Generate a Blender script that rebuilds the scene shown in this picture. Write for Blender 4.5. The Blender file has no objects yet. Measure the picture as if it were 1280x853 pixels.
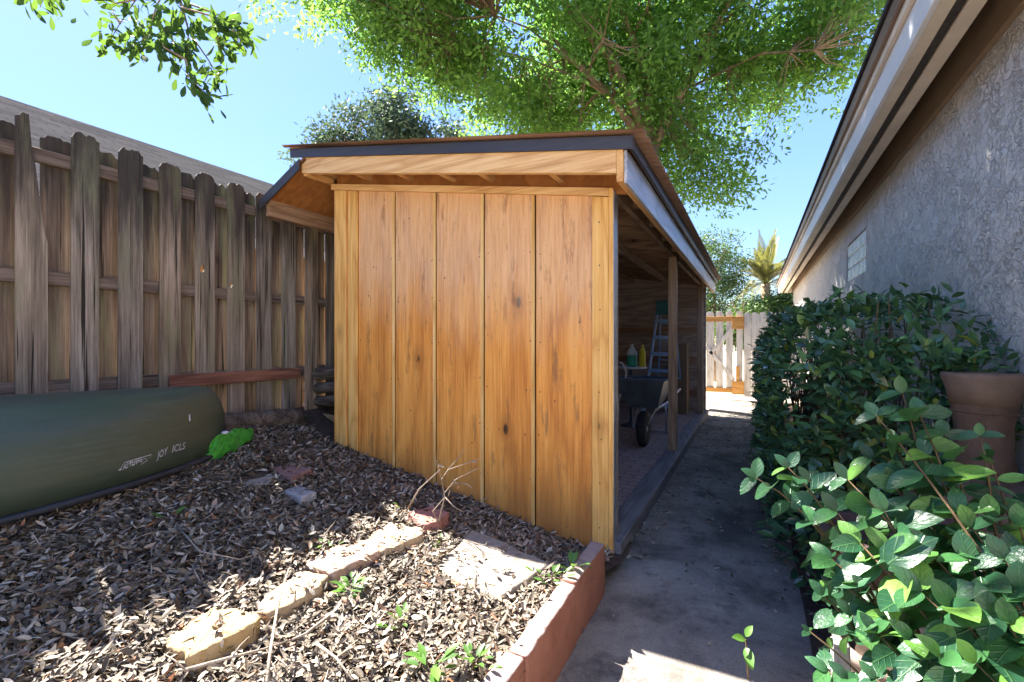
import bpy, bmesh, math, random
import numpy as np
from mathutils import Vector, Matrix, noise as mnoise

random.seed(11)
rng = np.random.default_rng(11)
R = math.radians
sc = bpy.context.scene
COL = sc.collection

# ------------------------------------------------------------------ camera
YAW = R(27.96); CY, SY = math.cos(YAW), math.sin(YAW)
CAMZ, FPX = 1.35, 569.0
cd = bpy.data.cameras.new('camera'); cam = bpy.data.objects.new('camera', cd); COL.objects.link(cam)
cam.location = (0, 0, CAMZ); cam.rotation_euler = (R(90), 0, YAW)
cd.sensor_width = 36; cd.lens = 36 * FPX / 1280; cd.clip_start = .05; cd.clip_end = 2000
sc.camera = cam

def ray(px, py):
    u = (px - 640) / FPX; w = (427 - py) / FPX
    return Vector((u * CY - SY, u * SY + CY, w))
def at(px, py, d): return Vector((0, 0, CAMZ)) + ray(px, py) * d          # point at a depth
def on(px, py, z): r = ray(px, py); return Vector((0, 0, CAMZ)) + r * ((z - CAMZ) / r.z)
def onX(px, py, X): r = ray(px, py); return Vector((0, 0, CAMZ)) + r * (X / r.x)
def onY(px, py, Y): r = ray(px, py); return Vector((0, 0, CAMZ)) + r * (Y / r.y)

# ------------------------------------------------------------------ tags
def tag(o, label=None, cat=None, group=None, kind=None):
    if label: o['label'] = label
    if cat: o['category'] = cat
    if group: o['group'] = group
    if kind: o['kind'] = kind
    return o
def empty(name, loc, label=None, cat=None, group=None, rz=0):
    o = bpy.data.objects.new(name, None); COL.objects.link(o); o.location = loc; o.rotation_euler.z = rz
    o.empty_display_size = .1
    return tag(o, label, cat, group)
def wloc(o):
    v = Vector((0, 0, 0))
    while o is not None: v += o.location; o = o.parent
    return v

# ------------------------------------------------------------------ mesh builder (world coordinates)
class MB:
    def __init__(s): s.v = []; s.f = []; s.m = []
    def add(s, vs, fs, mi=0):
        b = len(s.v); s.v += [Vector(v) for v in vs]
        for f in fs: s.f.append([i + b for i in f]); s.m.append(mi)
        return s
    def box(s, x0, y0, z0, x1, y1, z1, mi=0):
        vs = [(x, y, z) for z in (z0, z1) for y in (y0, y1) for x in (x0, x1)]
        return s.add(vs, [(0, 2, 3, 1), (4, 5, 7, 6), (0, 1, 5, 4), (2, 6, 7, 3), (0, 4, 6, 2), (1, 3, 7, 5)], mi)
    def beam(s, p, q, w, h, up=(0, 0, 1), mi=0):
        p, q = Vector(p), Vector(q); d = (q - p).normalized(); u = Vector(up)
        sd = d.cross(u).normalized(); u = sd.cross(d).normalized()
        vs = []
        for c in (p, q):
            for a, b in ((-1, -1), (1, -1), (1, 1), (-1, 1)): vs.append(c + sd * (a * w / 2) + u * (b * h / 2))
        return s.add(vs, [(0, 1, 2, 3), (7, 6, 5, 4), (0, 4, 5, 1), (1, 5, 6, 2), (2, 6, 7, 3), (3, 7, 4, 0)], mi)
    def prism(s, poly, ext, mi=0):
        n = len(poly); poly = [Vector(p) for p in poly]; e = Vector(ext)
        fs = [tuple(range(n)), tuple(range(2 * n - 1, n - 1, -1))] + [(i, i + n, (i + 1) % n + n, (i + 1) % n) for i in range(n)]
        return s.add(poly + [p + e for p in poly], fs, mi)
    def tube(s, pts, rad, n=8, mi=0, cap=True):
        pts = [Vector(p) for p in pts]; k = len(pts)
        if not hasattr(rad, '__len__'): rad = [rad] * k
        b = len(s.v); ref = None
        for i, p in enumerate(pts):
            t = (pts[min(i + 1, k - 1)] - pts[max(i - 1, 0)])
            t = t.normalized() if t.length > 1e-9 else Vector((0, 0, 1))
            if ref is None: ref = t.orthogonal().normalized()
            ref = (ref - t * ref.dot(t)); ref = ref.normalized() if ref.length > 1e-6 else t.orthogonal().normalized()
            bi = t.cross(ref)
            for j in range(n):
                a = 2 * math.pi * j / n
                s.v.append(p + (ref * math.cos(a) + bi * math.sin(a)) * rad[i])
        for i in range(k - 1):
            for j in range(n):
                s.f.append([b + i * n + j, b + i * n + (j + 1) % n, b + (i + 1) * n + (j + 1) % n, b + (i + 1) * n + j]); s.m.append(mi)
        if cap:
            s.f.append([b + j for j in range(n)][::-1]); s.m.append(mi)
            s.f.append([b + (k - 1) * n + j for j in range(n)]); s.m.append(mi)
        return s
    def lathe(s, prof, o, n=28, mi=0, M=None, jit=None):
        b = len(s.v); o = Vector(o); k = len(prof)
        for r, z in prof:
            for j in range(n):
                a = 2 * math.pi * j / n
                p = Vector((r * math.cos(a), r * math.sin(a), z))
                if M: p = M @ p
                s.v.append(o + p)
        for i in range(k - 1):
            for j in range(n):
                s.f.append([b + i * n + j, b + i * n + (j + 1) % n, b + (i + 1) * n + (j + 1) % n, b + (i + 1) * n + j]); s.m.append(mi)
        for idx, rev in ((0, True), (k - 1, False)):
            if prof[idx][0] > 1e-4:
                c = [b + idx * n + j for j in range(n)]; s.f.append(c[::-1] if rev else c); s.m.append(mi)
        return s
    def build(s, name, mats, parent=None, origin=None, smooth=False, bevel=0, recalc=True, label=None, segs=1):
        if not isinstance(mats, (list, tuple)): mats = [mats]
        if parent is not None: org = wloc(parent)
        elif origin is not None: org = Vector(origin)
        else:
            xs = [v.x for v in s.v]; ys = [v.y for v in s.v]; zs = [v.z for v in s.v]
            org = Vector(((min(xs) + max(xs)) / 2, (min(ys) + max(ys)) / 2, min(zs)))
        me = bpy.data.meshes.new(name)
        me.from_pydata([tuple(v - org) for v in s.v], [], s.f)
        for m in mats: me.materials.append(m)
        me.polygons.foreach_set('material_index', s.m)
        if smooth: me.polygons.foreach_set('use_smooth', [True] * len(s.f))
        if recalc:
            bm = bmesh.new(); bm.from_mesh(me); bmesh.ops.recalc_face_normals(bm, faces=bm.faces); bm.to_mesh(me); bm.free()
        me.update()
        o = bpy.data.objects.new(name, me); COL.objects.link(o)
        if parent is not None: o.parent = parent
        else: o.location = org
        if bevel:
            md = o.modifiers.new('bevel', 'BEVEL'); md.width = bevel; md.segments = segs; md.limit_method = 'ANGLE'; md.angle_limit = R(35)
        if label: o['label'] = label
        return o

def np_mesh(name, V, loops, totals, mats, parent=None, origin=(0, 0, 0), uv=None, mi=None, smooth=False):
    if not isinstance(mats, (list, tuple)): mats = [mats]
    org = wloc(parent) if parent is not None else Vector(origin)
    V = V - np.array(org)[None, :]
    me = bpy.data.meshes.new(name)
    me.vertices.add(len(V)); me.vertices.foreach_set('co', V.astype(np.float32).ravel())
    me.loops.add(len(loops)); me.loops.foreach_set('vertex_index', loops.astype(np.int32))
    st = np.concatenate([[0], np.cumsum(totals)[:-1]])
    me.polygons.add(len(totals)); me.polygons.foreach_set('loop_start', st.astype(np.int32)); me.polygons.foreach_set('loop_total', totals.astype(np.int32))
    if uv is not None:
        l = me.uv_layers.new(name='UVMap'); l.data.foreach_set('uv', uv[loops].astype(np.float32).ravel())
    for m in mats: me.materials.append(m)
    if mi is not None: me.polygons.foreach_set('material_index', mi.astype(np.int32))
    if smooth: me.polygons.foreach_set('use_smooth', np.ones(len(totals), bool))
    me.update(calc_edges=True); me.validate()
    o = bpy.data.objects.new(name, me); COL.objects.link(o)
    if parent is not None: o.parent = parent
    else: o.location = org
    return o

def template(rows):
    uv = [(0, 0)]; f = []
    if rows is None: return np.array([(0, 0), (.45, -1), (1, 0), (.45, 1)], float), [(0, 1, 2, 3)]
    for u, w in rows: uv += [(u, -w), (u, 0), (u, w)]
    n = len(rows); uv.append((1, 0)); t = 3 * n + 1
    f += [(0, 1, 2), (0, 2, 3)]
    for i in range(n - 1):
        a = 1 + 3 * i; f += [(a, a + 3, a + 4, a + 1), (a + 1, a + 4, a + 5, a + 2)]
    a = 1 + 3 * (n - 1); f += [(a, t, a + 1), (a + 1, t, a + 2)]
    return np.array(uv, float), f
def norm(a): return a / np.maximum(np.linalg.norm(a, axis=1, keepdims=True), 1e-9)
def leaves(name, P, D, N, L, W, mat, rows=None, fold=0., curl=0., parent=None, origin=(0, 0, 0), uvs=False, wave=0., smooth=False, extra=None):
    P, D, N = np.asarray(P, float), norm(np.asarray(D, float)), np.asarray(N, float)
    n = len(P); L = np.broadcast_to(np.asarray(L, float), (n,)); W = np.broadcast_to(np.asarray(W, float), (n,))
    S = norm(np.cross(D, N)); N = np.cross(S, D)
    T, F = template(rows); k = len(T)
    u, v = T[:, 0], T[:, 1]
    curl = np.broadcast_to(np.asarray(curl, float), (n,)); fold = np.broadcast_to(np.asarray(fold, float), (n,))
    lift = np.abs(v)[None, :] * (fold * W)[:, None] * .5 + (u ** 2)[None, :] * (curl * L)[:, None]
    if wave: lift = lift + rng.normal(0, wave, (n, k)) * L[:, None] * np.abs(v)[None, :]
    V = P[:, None, :] + D[:, None, :] * (u[None, :, None] * L[:, None, None]) + S[:, None, :] * (v[None, :, None] * W[:, None, None] * .5) + N[:, None, :] * lift[:, :, None]
    lp = np.concatenate([np.array(f) for f in F]); tt = np.array([len(f) for f in F])
    loops = (lp[None, :] + (np.arange(n) * k)[:, None]).ravel()
    tot = np.tile(tt, n)
    uv = np.tile(np.stack([u, v * .5 + .5], 1), (n, 1)) if uvs else None
    V = V.reshape(-1, 3); mi = None
    if extra is not None:
        mb, m2 = extra; ev = np.array([tuple(v) for v in mb.v]); ef = np.array(mb.f)
        mi = np.concatenate([np.zeros(len(tot), int), np.ones(len(ef), int)])
        loops = np.concatenate([loops, ef.ravel() + len(V)]); tot = np.concatenate([tot, np.full(len(ef), 4)]); V = np.concatenate([V, ev]); mat = [mat, m2]
    return np_mesh(name, V, loops, tot, mat, parent, origin, uv, mi, smooth=smooth)

# ------------------------------------------------------------------ materials
class Mat:
    def __init__(s, name, rough=.7, spec=.4, metal=0):
        s.m = bpy.data.materials.new(name); s.m.use_nodes = True; s.nt = s.m.node_tree; s.nt.nodes.clear()
        s.out = s.nt.nodes.new('ShaderNodeOutputMaterial'); s.b = s.nt.nodes.new('ShaderNodeBsdfPrincipled')
        s.nt.links.new(s.b.outputs[0], s.out.inputs[0])
        s.set('Roughness', rough); s.set('Specular IOR Level', spec); s.set('Metallic', metal)
        s._tc = None
    def node(s, t, **kw):
        n = s.nt.nodes.new(t)
        for k, v in kw.items(): setattr(n, k, v)
        return n
    def put(s, sock, v):
        if isinstance(v, bpy.types.NodeSocket): s.nt.links.new(v, sock)
        elif v is not None:
            if hasattr(v, '__len__') and len(v) == 3 and sock.type == 'RGBA': v = (*v, 1)
            sock.default_value = v
    def set(s, k, v): s.put(s.b.inputs[k], v); return s
    def obj(s): 
        if s._tc is None: s._tc = s.node('ShaderNodeTexCoord')
        return s._tc.outputs['Object']
    def uv(s):
        s.obj(); return s._tc.outputs['UV']
    def rnd(s): return s.node('ShaderNodeObjectInfo').outputs['Random']
    def island(s): return s.node('ShaderNodeNewGeometry').outputs['Random Per Island']
    def vec(s, scale=(1, 1, 1), rot=(0, 0, 0), rand=False, base=None, loc=(0, 0, 0)):
        b = base or s.obj()
        if rand:
            a = s.node('ShaderNodeVectorMath', operation='MULTIPLY_ADD'); s.put(a.inputs[0], s.rnd()); a.inputs[1].default_value = (37, 53, 91); s.put(a.inputs[2], b); b = a.outputs[0]
        m = s.node('ShaderNodeMapping'); s.put(m.inputs[0], b); m.inputs['Scale'].default_value = scale; m.inputs['Rotation'].default_value = rot; m.inputs['Location'].default_value = loc
        return m.outputs[0]
    def noise(s, v, scale=5, detail=4, rough=.55, dist=0):
        n = s.node('ShaderNodeTexNoise'); s.put(n.inputs['Vector'], v); n.inputs['Scale'].default_value = scale
        n.inputs['Detail'].default_value = detail; n.inputs['Roughness'].default_value = rough; n.inputs['Distortion'].default_value = dist
        return n.outputs[0]
    def voro(s, v, scale=5, feat='F1', out='Distance', rnd=1):
        n = s.node('ShaderNodeTexVoronoi', feature=feat); s.put(n.inputs['Vector'], v); n.inputs['Scale'].default_value = scale; n.inputs['Randomness'].default_value = rnd
        return n.outputs[out]
    def ramp(s, f, stops, interp='LINEAR'):
        n = s.node('ShaderNodeValToRGB'); s.put(n.inputs[0], f); cr = n.color_ramp; cr.interpolation = interp
        while len(cr.elements) < len(stops): cr.elements.new(.5)
        for e, (p, c) in zip(cr.elements, stops):
            e.position = p
            if not hasattr(c, '__len__'): c = (c, c, c)
            e.color = (*c, 1) if len(c) == 3 else c
        return n.outputs[0]
    def mix(s, f, a, b, blend='MIX'):
        n = s.node('ShaderNodeMix', data_type='RGBA', blend_type=blend); s.put(n.inputs[0], f); s.put(n.inputs[6], a); s.put(n.inputs[7], b)
        return n.outputs[2]
    def math(s, op, a, b=None, c=None, clamp=False):
        n = s.node('ShaderNodeMath', operation=op, use_clamp=clamp); s.put(n.inputs[0], a); s.put(n.inputs[1], b)
        if c is not None: s.put(n.inputs[2], c)
        return n.outputs[0]
    def sep(s, v): 
        n = s.node('ShaderNodeSeparateXYZ'); s.put(n.inputs[0], v); return n.outputs
    def bump(s, h, st=.3, d=.01):
        n = s.node('ShaderNodeBump'); n.inputs['Strength'].default_value = st; n.inputs['Distance'].default_value = d; s.put(n.inputs['Height'], h)
        s.put(s.b.inputs['Normal'], n.outputs[0]); return s
    def color(s, c): return s.set('Base Color', c)
    def translucent(s, fac, col):
        t = s.node('ShaderNodeBsdfTranslucent'); s.put(t.inputs[0], col)
        mx = s.node('ShaderNodeMixShader'); mx.inputs[0].default_value = fac
        s.nt.links.new(s.b.outputs[0], mx.inputs[1]); s.nt.links.new(t.outputs[0], mx.inputs[2]); s.nt.links.new(mx.outputs[0], s.out.inputs[0])
        return s

def axis_scale(ax, a, b): return tuple(a if i == 'XYZ'.index(ax) else b for i in range(3))
def wood(name, dark, mid, light, ax='Z', rough=.65, rings=9, knots=True, kscale=2.2, contrast=1., bump=.25, weather=None, big=2.2, stretch=.16, cracks=0., ksize=1., line=.55):
    """plank or plywood: growth-ring lines from a stretched noise, crisp streaks, knots with halos, optional drying cracks"""
    m = Mat(name, rough, .3)
    n1 = m.noise(m.vec(axis_scale(ax, stretch, 1), rand=True), big * 2, 2, .4, .25)
    wob = m.noise(m.vec(axis_scale(ax, 1.2, 9), rand=True), 2, 3, .6)
    rg = m.math('PINGPONG', m.math('ADD', m.math('MULTIPLY', n1, rings), m.math('MULTIPLY', wob, .22)), .5)
    ln = m.ramp(rg, [(.0, 1), (.10, .35), (.22, 0)])
    fine = m.noise(m.vec(axis_scale(ax, 2.2, 75), rand=True), 1, 5, .7)
    med = m.noise(m.vec(axis_scale(ax, .8, 11), rand=True), 1.6, 5, .65)
    f = m.math('ADD', m.math('MULTIPLY', rg, .35 * contrast), m.math('ADD', m.math('MULTIPLY', m.math('SUBTRACT', fine, .5), 1.25 * contrast), m.math('MULTIPLY', med, .6)))
    c = m.ramp(f, [(.12, dark), (.42, mid), (.72, light)])
    c = m.mix(m.math('MULTIPLY', ln, line), c, dark)
    if knots:
        d = m.voro(m.vec(axis_scale(ax, .75, 1.5), rand=True), kscale)
        dd = m.math('ADD', d, m.math('MULTIPLY', m.math('SUBTRACT', med, .5), .05))
        c = m.mix(m.ramp(dd, [(.03 * ksize, .6), (.15 * ksize, 0)]), c, tuple(x * .6 for x in dark)); c = m.mix(m.ramp(dd, [(.028 * ksize, 1), (.048 * ksize, 0)]), c, (.045, .022, .010))
    h = m.math('ADD', fine, m.math('MULTIPLY', rg, .3))
    if cracks:
        cr = m.noise(m.vec(axis_scale(ax, .9, 42), rand=True, loc=(3, 1, 2)), 1, 3, .55)
        ck = m.ramp(cr, [(.60, 0), (.66, cracks)]); c = m.mix(ck, c, tuple(x * .28 for x in dark)); h = m.math('SUBTRACT', h, ck)
    if weather: c = weather(m, c)
    m.color(c); m.bump(h, bump, .004)
    return m.m

# --- shed woods
def ply_weather(m, c):
    z = m.sep(m.obj())[2]; x = m.sep(m.obj())[0]
    nz = m.noise(m.vec((5, 1, .7)), 1.2, 4, .6); fine = m.noise(m.vec((55, 1, 3)), 1, 5, .7)
    zz = m.math('ADD', m.math('SUBTRACT', z, m.math('MULTIPLY', x, -.13)), m.math('MULTIPLY', m.math('SUBTRACT', nz, .5), .75))
    f = m.ramp(m.math('MULTIPLY', m.math('SUBTRACT', zz, .85), .62, clamp=True), [(.30, 0), (.62, .92)])
    c = m.mix(m.math('MULTIPLY', f, .62), c, m.ramp(fine, [(.3, (.56, .32, .15)), (.6, (.82, .58, .36))]))
    st = m.ramp(m.noise(m.vec((9, 1, 1.6), loc=(4, 0, 2)), 1.5, 5, .7), [(.57, 0), (.68, .7)])
    c = m.mix(st, c, (.26, .115, .05))
    v = m.voro(m.vec((5.5, 0, 3.2)), 2.0)
    c = m.mix(m.ramp(v, [(.04, 1), (.06, 0)]), c, (.07, .03, .016)); v = m.voro(m.vec((16, 0, 9)), 2.0); c = m.mix(m.ramp(v, [(.05, .8), (.08, 0)]), c, (.16, .07, .03))
    sc_ = m.noise(m.vec((20, 1, 2.2), loc=(1, 0, 5)), 1, 4, .7); c = m.mix(m.ramp(sc_, [(.66, 0), (.72, .4)]), c, (.22, .09, .03))
    low = m.ramp(m.math('ADD', z, m.math('MULTIPLY', nz, .4)), [(.35, .55), (.75, 0)])
    return m.mix(low, c, (.36, .17, .055))
M = {}
M['ply'] = wood('plywood siding', (.50, .17, .032), (.78, .335, .068), (.88, .47, .13), 'Z', .55, 5, True, 1.5, .8, .15, ply_weather, 1.2, .22, 0, 1.1, .5)
M['groove'] = wood('groove wood with painted shade', (.10, .045, .015), (.17, .08, .025), (.22, .11, .04), 'Z', .8, 5, False)  # groove floors: unbleached wood, darkened further to paint in the groove shade
M['edge'] = wood('raw plywood edge', (.56, .29, .08), (.78, .48, .17), (.88, .62, .28), 'Z', .7, 5, False)
def pine_w(m, c):
    z = m.sep(m.obj())[2]
    f = m.ramp(m.math('ADD', z, m.math('MULTIPLY', m.noise(m.vec((6, 6, .8), rand=True), 1.5, 4), .8)), [(0, 0), (1, 0)])
    return c
M['pine'] = wood('pine trim', (.58, .27, .065), (.80, .45, .13), (.88, .58, .22), 'Z', .55, 7, True, 1.6)
M['pineX'] = wood('pine board along x', (.54, .28, .10), (.74, .45, .19), (.84, .58, .29), 'X', .6, 7, True, 1.6)
M['pineY'] = wood('pine board along y', (.5, .22, .07), (.68, .38, .14), (.78, .5, .2), 'Y', .6, 7, True, 1.6)
M['frameX'] = wood('old frame wood along x', (.2, .11, .065), (.36, .22, .13), (.46, .31, .2), 'X', .7, 7, True, 1.6)
M['frameY'] = wood('old frame wood along y', (.2, .11, .065), (.36, .22, .13), (.46, .31, .2), 'Y', .7, 7, True, 1.6)
M['post'] = wood('post wood', (.2, .125, .075), (.38, .26, .165), (.5, .36, .245), 'Z', .7, 7, True, 1.3)
M['inner'] = wood('inner wall wood', (.24, .18, .145), (.43, .335, .275), (.54, .44, .365), 'X', .8, 6, True, 1.5)
M['sill'] = wood('grey sill timber', (.12, .115, .125), (.2, .195, .21), (.3, .29, .31), 'Y', .6, 7, False)
M['fasciaW'] = wood('grey board with painted sky sheen', (.28, .28, .31), (.50, .51, .55), (.68, .69, .73), 'Y', .3, 6, True, 1.5)  # grey board, paled and blued to paint in the sky reflection
M['gateW'] = wood('raw orange gate rail', (.42, .2, .055), (.6, .32, .1), (.7, .42, .16), 'X', .6, 6, True)
m = Mat('strand board', .7); v1 = m.voro(m.vec((9, 22, 9)), 1.3, 'F1', 'Color'); 
m.color(m.mix(m.noise(m.vec((1, 1, 1)), 30, 3), m.ramp(m.sep(v1)[0], [(0, (.25, .085, .018)), (1, (.5, .2, .05))]), (.36, .14, .035))).bump(m.sep(v1)[1], .2, .004); M['osb'] = m.m
def metal(name, c, r=.35, mt=.6):
    m = Mat(name, r, .5, mt); n = m.noise(m.vec((.6, .6, 6)), 2.5, 5, .65)
    m.color(m.mix(m.ramp(n, [(.35, 0), (.7, .6)]), c, tuple(x * 1.7 + .01 for x in c))); m.set('Roughness', m.ramp(n, [(.3, r), (.7, r + .2)])); m.bump(n, .06, .01); return m.m
M['drip'] = metal('dark brown drip metal', (.055, .048, .046), .32, .5)
M['steel'] = metal('galvanised steel', (.42, .43, .45), .35, .8)
M['blackmetal'] = metal('black painted metal', (.02, .02, .022), .45, .3)
m = Mat('brown corrugated sheet', .5); n = m.noise(m.vec((1, 4, 1)), 2, 5); m.color(m.ramp(n, [(.3, (.20, .105, .06)), (.7, (.36, .21, .13))])); M['corr'] = m.m
# --- fence
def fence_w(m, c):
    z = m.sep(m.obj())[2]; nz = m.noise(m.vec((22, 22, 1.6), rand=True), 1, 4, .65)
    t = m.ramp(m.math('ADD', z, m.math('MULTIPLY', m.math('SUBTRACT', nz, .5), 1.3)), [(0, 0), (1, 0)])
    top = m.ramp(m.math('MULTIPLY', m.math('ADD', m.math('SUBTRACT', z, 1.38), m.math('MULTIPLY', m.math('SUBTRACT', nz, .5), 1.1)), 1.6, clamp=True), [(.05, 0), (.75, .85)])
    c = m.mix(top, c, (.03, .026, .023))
    g = m.ramp(m.noise(m.vec((6, 6, 1), rand=True), 1.4, 4, .6), [(.5, 0), (.68, .5)])
    c = m.mix(g, c, (.20, .215, .12))
    hue = m.ramp(m.rnd(), [(0, (.80, .78, .78)), (.5, (1, .97, .95)), (1, (1.12, 1.0, .9))])
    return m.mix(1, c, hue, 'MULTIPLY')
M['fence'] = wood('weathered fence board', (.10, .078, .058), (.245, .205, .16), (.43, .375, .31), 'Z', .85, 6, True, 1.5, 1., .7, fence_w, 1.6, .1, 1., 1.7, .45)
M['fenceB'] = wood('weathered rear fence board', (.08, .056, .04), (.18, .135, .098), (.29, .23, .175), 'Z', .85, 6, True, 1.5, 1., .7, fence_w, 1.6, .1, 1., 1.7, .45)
M['rail'] = wood('weathered fence rail', (.07, .048, .035), (.16, .115, .085), (.25, .195, .155), 'Y', .85, 6, True, 1.5, 1., .6, None, 1.6, .1, .8)
M['redrail'] = wood('reddish brown rail', (.13, .05, .03), (.25, .105, .065), (.33, .17, .11), 'Y', .75, 8, True, 1.5)
M['log'] = wood('weathered landscape timber', (.045, .033, .024), (.12, .09, .065), (.2, .16, .12), 'X', .9, 6, True, 1.5, 1.2, .6)
M['logcut'] = wood('pale split timber', (.2, .12, .05), (.36, .22, .1), (.46, .3, .15), 'X', .8, 6, True, 1.5)
# --- gate / house
m = Mat('aged white paint', .6); n = m.noise(m.vec((8, 8, 1.5), rand=True), 2, 5, .65); m.color(m.ramp(n, [(.3, (.42, .40, .37)), (.5, (.66, .645, .62)), (.75, (.76, .75, .73))])).bump(n, .2, .004); M['white'] = m.m
m = Mat('stucco', .85, .25)
v = m.vec((1, 1, 1)); a = m.noise(v, 13, 5, .65, .5); b = m.noise(m.vec((1, 1, 1.5), loc=(5, 3, 1)), 18, 5, .55, .9)
rid = m.ramp(m.math('ABSOLUTE', m.math('SUBTRACT', b, .5)), [(0, 1), (.022, .25), (.04, 0)])
msk = m.ramp(m.noise(m.vec((1, 1, 1), loc=(2, 7, 3)), 5, 2), [(.42, .15), (.58, 1)])
patch = m.ramp(a, [(.46, 0), (.52, 1)])
h = m.math('ADD', m.math('MULTIPLY', m.math('MULTIPLY', rid, msk), -.7), m.math('ADD', m.math('MULTIPLY', patch, .45), m.math('MULTIPLY', m.noise(v, 150, 3), .3)))
st = m.noise(m.vec((1, 1, .25)), 2.2, 5, .6)
m.color(m.mix(m.ramp(st, [(.35, 0), (.75, .5)]), (.69, .67, .655), (.78, .745, .70))).bump(h, .95, .017); M['stucco'] = m.m
def plain(name, c, rough=.6, var=.25, scale=3, spec=.4, bump=.1, stretch=(1, 1, 1)):
    m = Mat(name, rough, spec); n = m.noise(m.vec(stretch, rand=True), scale, 6, .65)
    m.color(m.ramp(n, [(.3, tuple(x * (1 - var) for x in c)), (.7, tuple(min(1, x * (1 + var)) for x in c))])).bump(n, bump, .01); return m.m
M['alu'] = plain('blue grey ladder', (.30, .45, .68), .4, .12, 3)
M['soffit'] = plain('tan soffit paint', (.72, .62, .49), .6, .18, 2.5)
M['frieze'] = plain('brown frieze band', (.30, .215, .145), .7, .15, 2.5)  # brown band along the wall top and in the eave recess
M['fasciaP'] = plain('white fascia paint', (.74, .74, .75), .5, .06, 2.5)
M['roofedge'] = plain('brown roof edge', (.22, .15, .11), .5, .35, 2, stretch=(1, .5, 3))
M['vent'] = plain('dark vent mesh', (.05, .042, .035), .8, .5, 40)
m = Mat('asphalt shingles', 1.0, 0.0); 
bk = m.node('ShaderNodeTexBrick'); m.put(bk.inputs['Vector'], m.vec((1, 1, 1), rot=(0, 0, R(90)))); bk.inputs['Scale'].default_value = 1; bk.inputs['Brick Width'].default_value = .33; bk.inputs['Row Height'].default_value = .13; bk.inputs['Mortar Size'].default_value = .008
bk.inputs['Color1'].default_value = (.05, .046, .046, 1); bk.inputs['Color2'].default_value = (.10, .093, .09, 1); bk.inputs['Mortar'].default_value = (.025, .023, .023, 1)
m.color(m.mix(m.noise(m.vec((.4, 3, 1)), 3, 5), bk.outputs[0], (.07, .066, .068))).bump(bk.outputs[1], -.5, .01); M['shingle'] = m.m
M['peach'] = plain('stucco with painted orange glow', (.62, .30, .09), .8, .1, 4)  # peach wall, made orange to stand in for sunlight glowing through fence holes
# --- ground
m = Mat('soil', .95, .2); n = m.noise(m.obj(), 6, 8, .7); m.color(m.ramp(n, [(.3, (.035, .024, .018)), (.7, (.11, .075, .055))])).bump(n, 1, .03); M['soil'] = m.m
m = Mat('dry ground', .95, .2); n = m.noise(m.obj(), 1.3, 8, .7); n2 = m.noise(m.obj(), 45, 4, .7)
m.color(m.mix(m.ramp(n2, [(.4, 0), (.6, .7)]), m.ramp(n, [(.3, (.46, .38, .28)), (.7, (.62, .53, .41))]), (.34, .27, .19))).bump(n2, .7, .02); M['ground'] = m.m
m = Mat('pale bounce ground', .95, .2); n = m.noise(m.obj(), 3, 8, .7); m.color(m.ramp(n, [(.3, (.50, .39, .26)), (.7, (.66, .54, .39))])).bump(n, .6, .02); M['bounce'] = m.m
m = Mat('stained concrete', .8, .3)
n = m.noise(m.obj(), 1.5, 7, .7, .4); n2 = m.noise(m.obj(), 70, 4, .7); n3 = m.noise(m.vec((1, 1, 1), loc=(3, 9, 0)), 4, 6, .7)
c = m.ramp(n, [(.36, (.125, .108, .094)), (.5, (.26, .228, .20)), (.66, (.40, .35, .30))])
gr = m.noise(m.obj(), 190, 3, .8); c = m.mix(m.ramp(gr, [(.40, .4), (.48, 0)]), c, (.05, .045, .04)); c = m.mix(m.ramp(gr, [(.60, 0), (.68, .5)]), c, (.42, .38, .33))
c = m.mix(m.ramp(n3, [(.52, 0), (.66, .75)]), c, (.07, .06, .056)); c = m.mix(m.ramp(n2, [(.55, 0), (.7, .55)]), c, (.06, .055, .05))
c = m.mix(m.ramp(m.noise(m.vec((1, 1, 1), loc=(7, 1, 0)), 2.6, 5, .65), [(.6, 0), (.75, .4)]), c, (.24, .19, .12))
m.color(c).bump(m.math('ADD', m.math('ADD', n2, n), gr), .55, .008); M['path'] = m.m
m = Mat('brick pavers', .85); bk = m.node('ShaderNodeTexBrick'); m.put(bk.inputs['Vector'], m.obj()); bk.inputs['Scale'].default_value = 1; bk.inputs['Brick Width'].default_value = .22; bk.inputs['Row Height'].default_value = .11; bk.inputs['Mortar Size'].default_value = .006
bk.inputs['Color1'].default_value = (.34, .25, .235, 1); bk.inputs['Color2'].default_value = (.44, .335, .32, 1); bk.inputs['Mortar'].default_value = (.12, .09, .085, 1)
m.color(m.mix(m.ramp(m.noise(m.obj(), 3, 6), [(.4, 0), (.7, .6)]), bk.outputs[0], (.27, .22, .215))).bump(bk.outputs[1], -.4, .006); M['pavers'] = m.m
def stone(name, c, c2, rough=.9, scale=7, spots=(.08, .06, .05), bump=.6, topc=None):
    m = Mat(name, rough, .25); n = m.noise(m.vec((1, 1, 1), rand=True), scale, 8, .7); f = m.noise(m.vec((1, 1, 1), rand=True), 110, 4, .7)
    c = m.mix(m.ramp(f, [(.58, 0), (.7, .7)]), m.ramp(n, [(.3, c), (.7, c2)]), spots)
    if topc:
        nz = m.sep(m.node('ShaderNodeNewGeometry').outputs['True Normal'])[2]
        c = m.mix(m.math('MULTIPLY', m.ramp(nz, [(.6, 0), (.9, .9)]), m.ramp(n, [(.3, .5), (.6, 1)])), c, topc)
    m.color(c).bump(m.math('ADD', n, m.math('MULTIPLY', f, .5)), bump, .012); return m.m
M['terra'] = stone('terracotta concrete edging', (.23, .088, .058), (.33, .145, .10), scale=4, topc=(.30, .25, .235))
M['yellow'] = stone('yellow cast stone', (.38, .25, .11), (.50, .36, .19))
M['tan'] = stone('tan cast stone', (.38, .265, .155), (.48, .36, .24))
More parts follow.
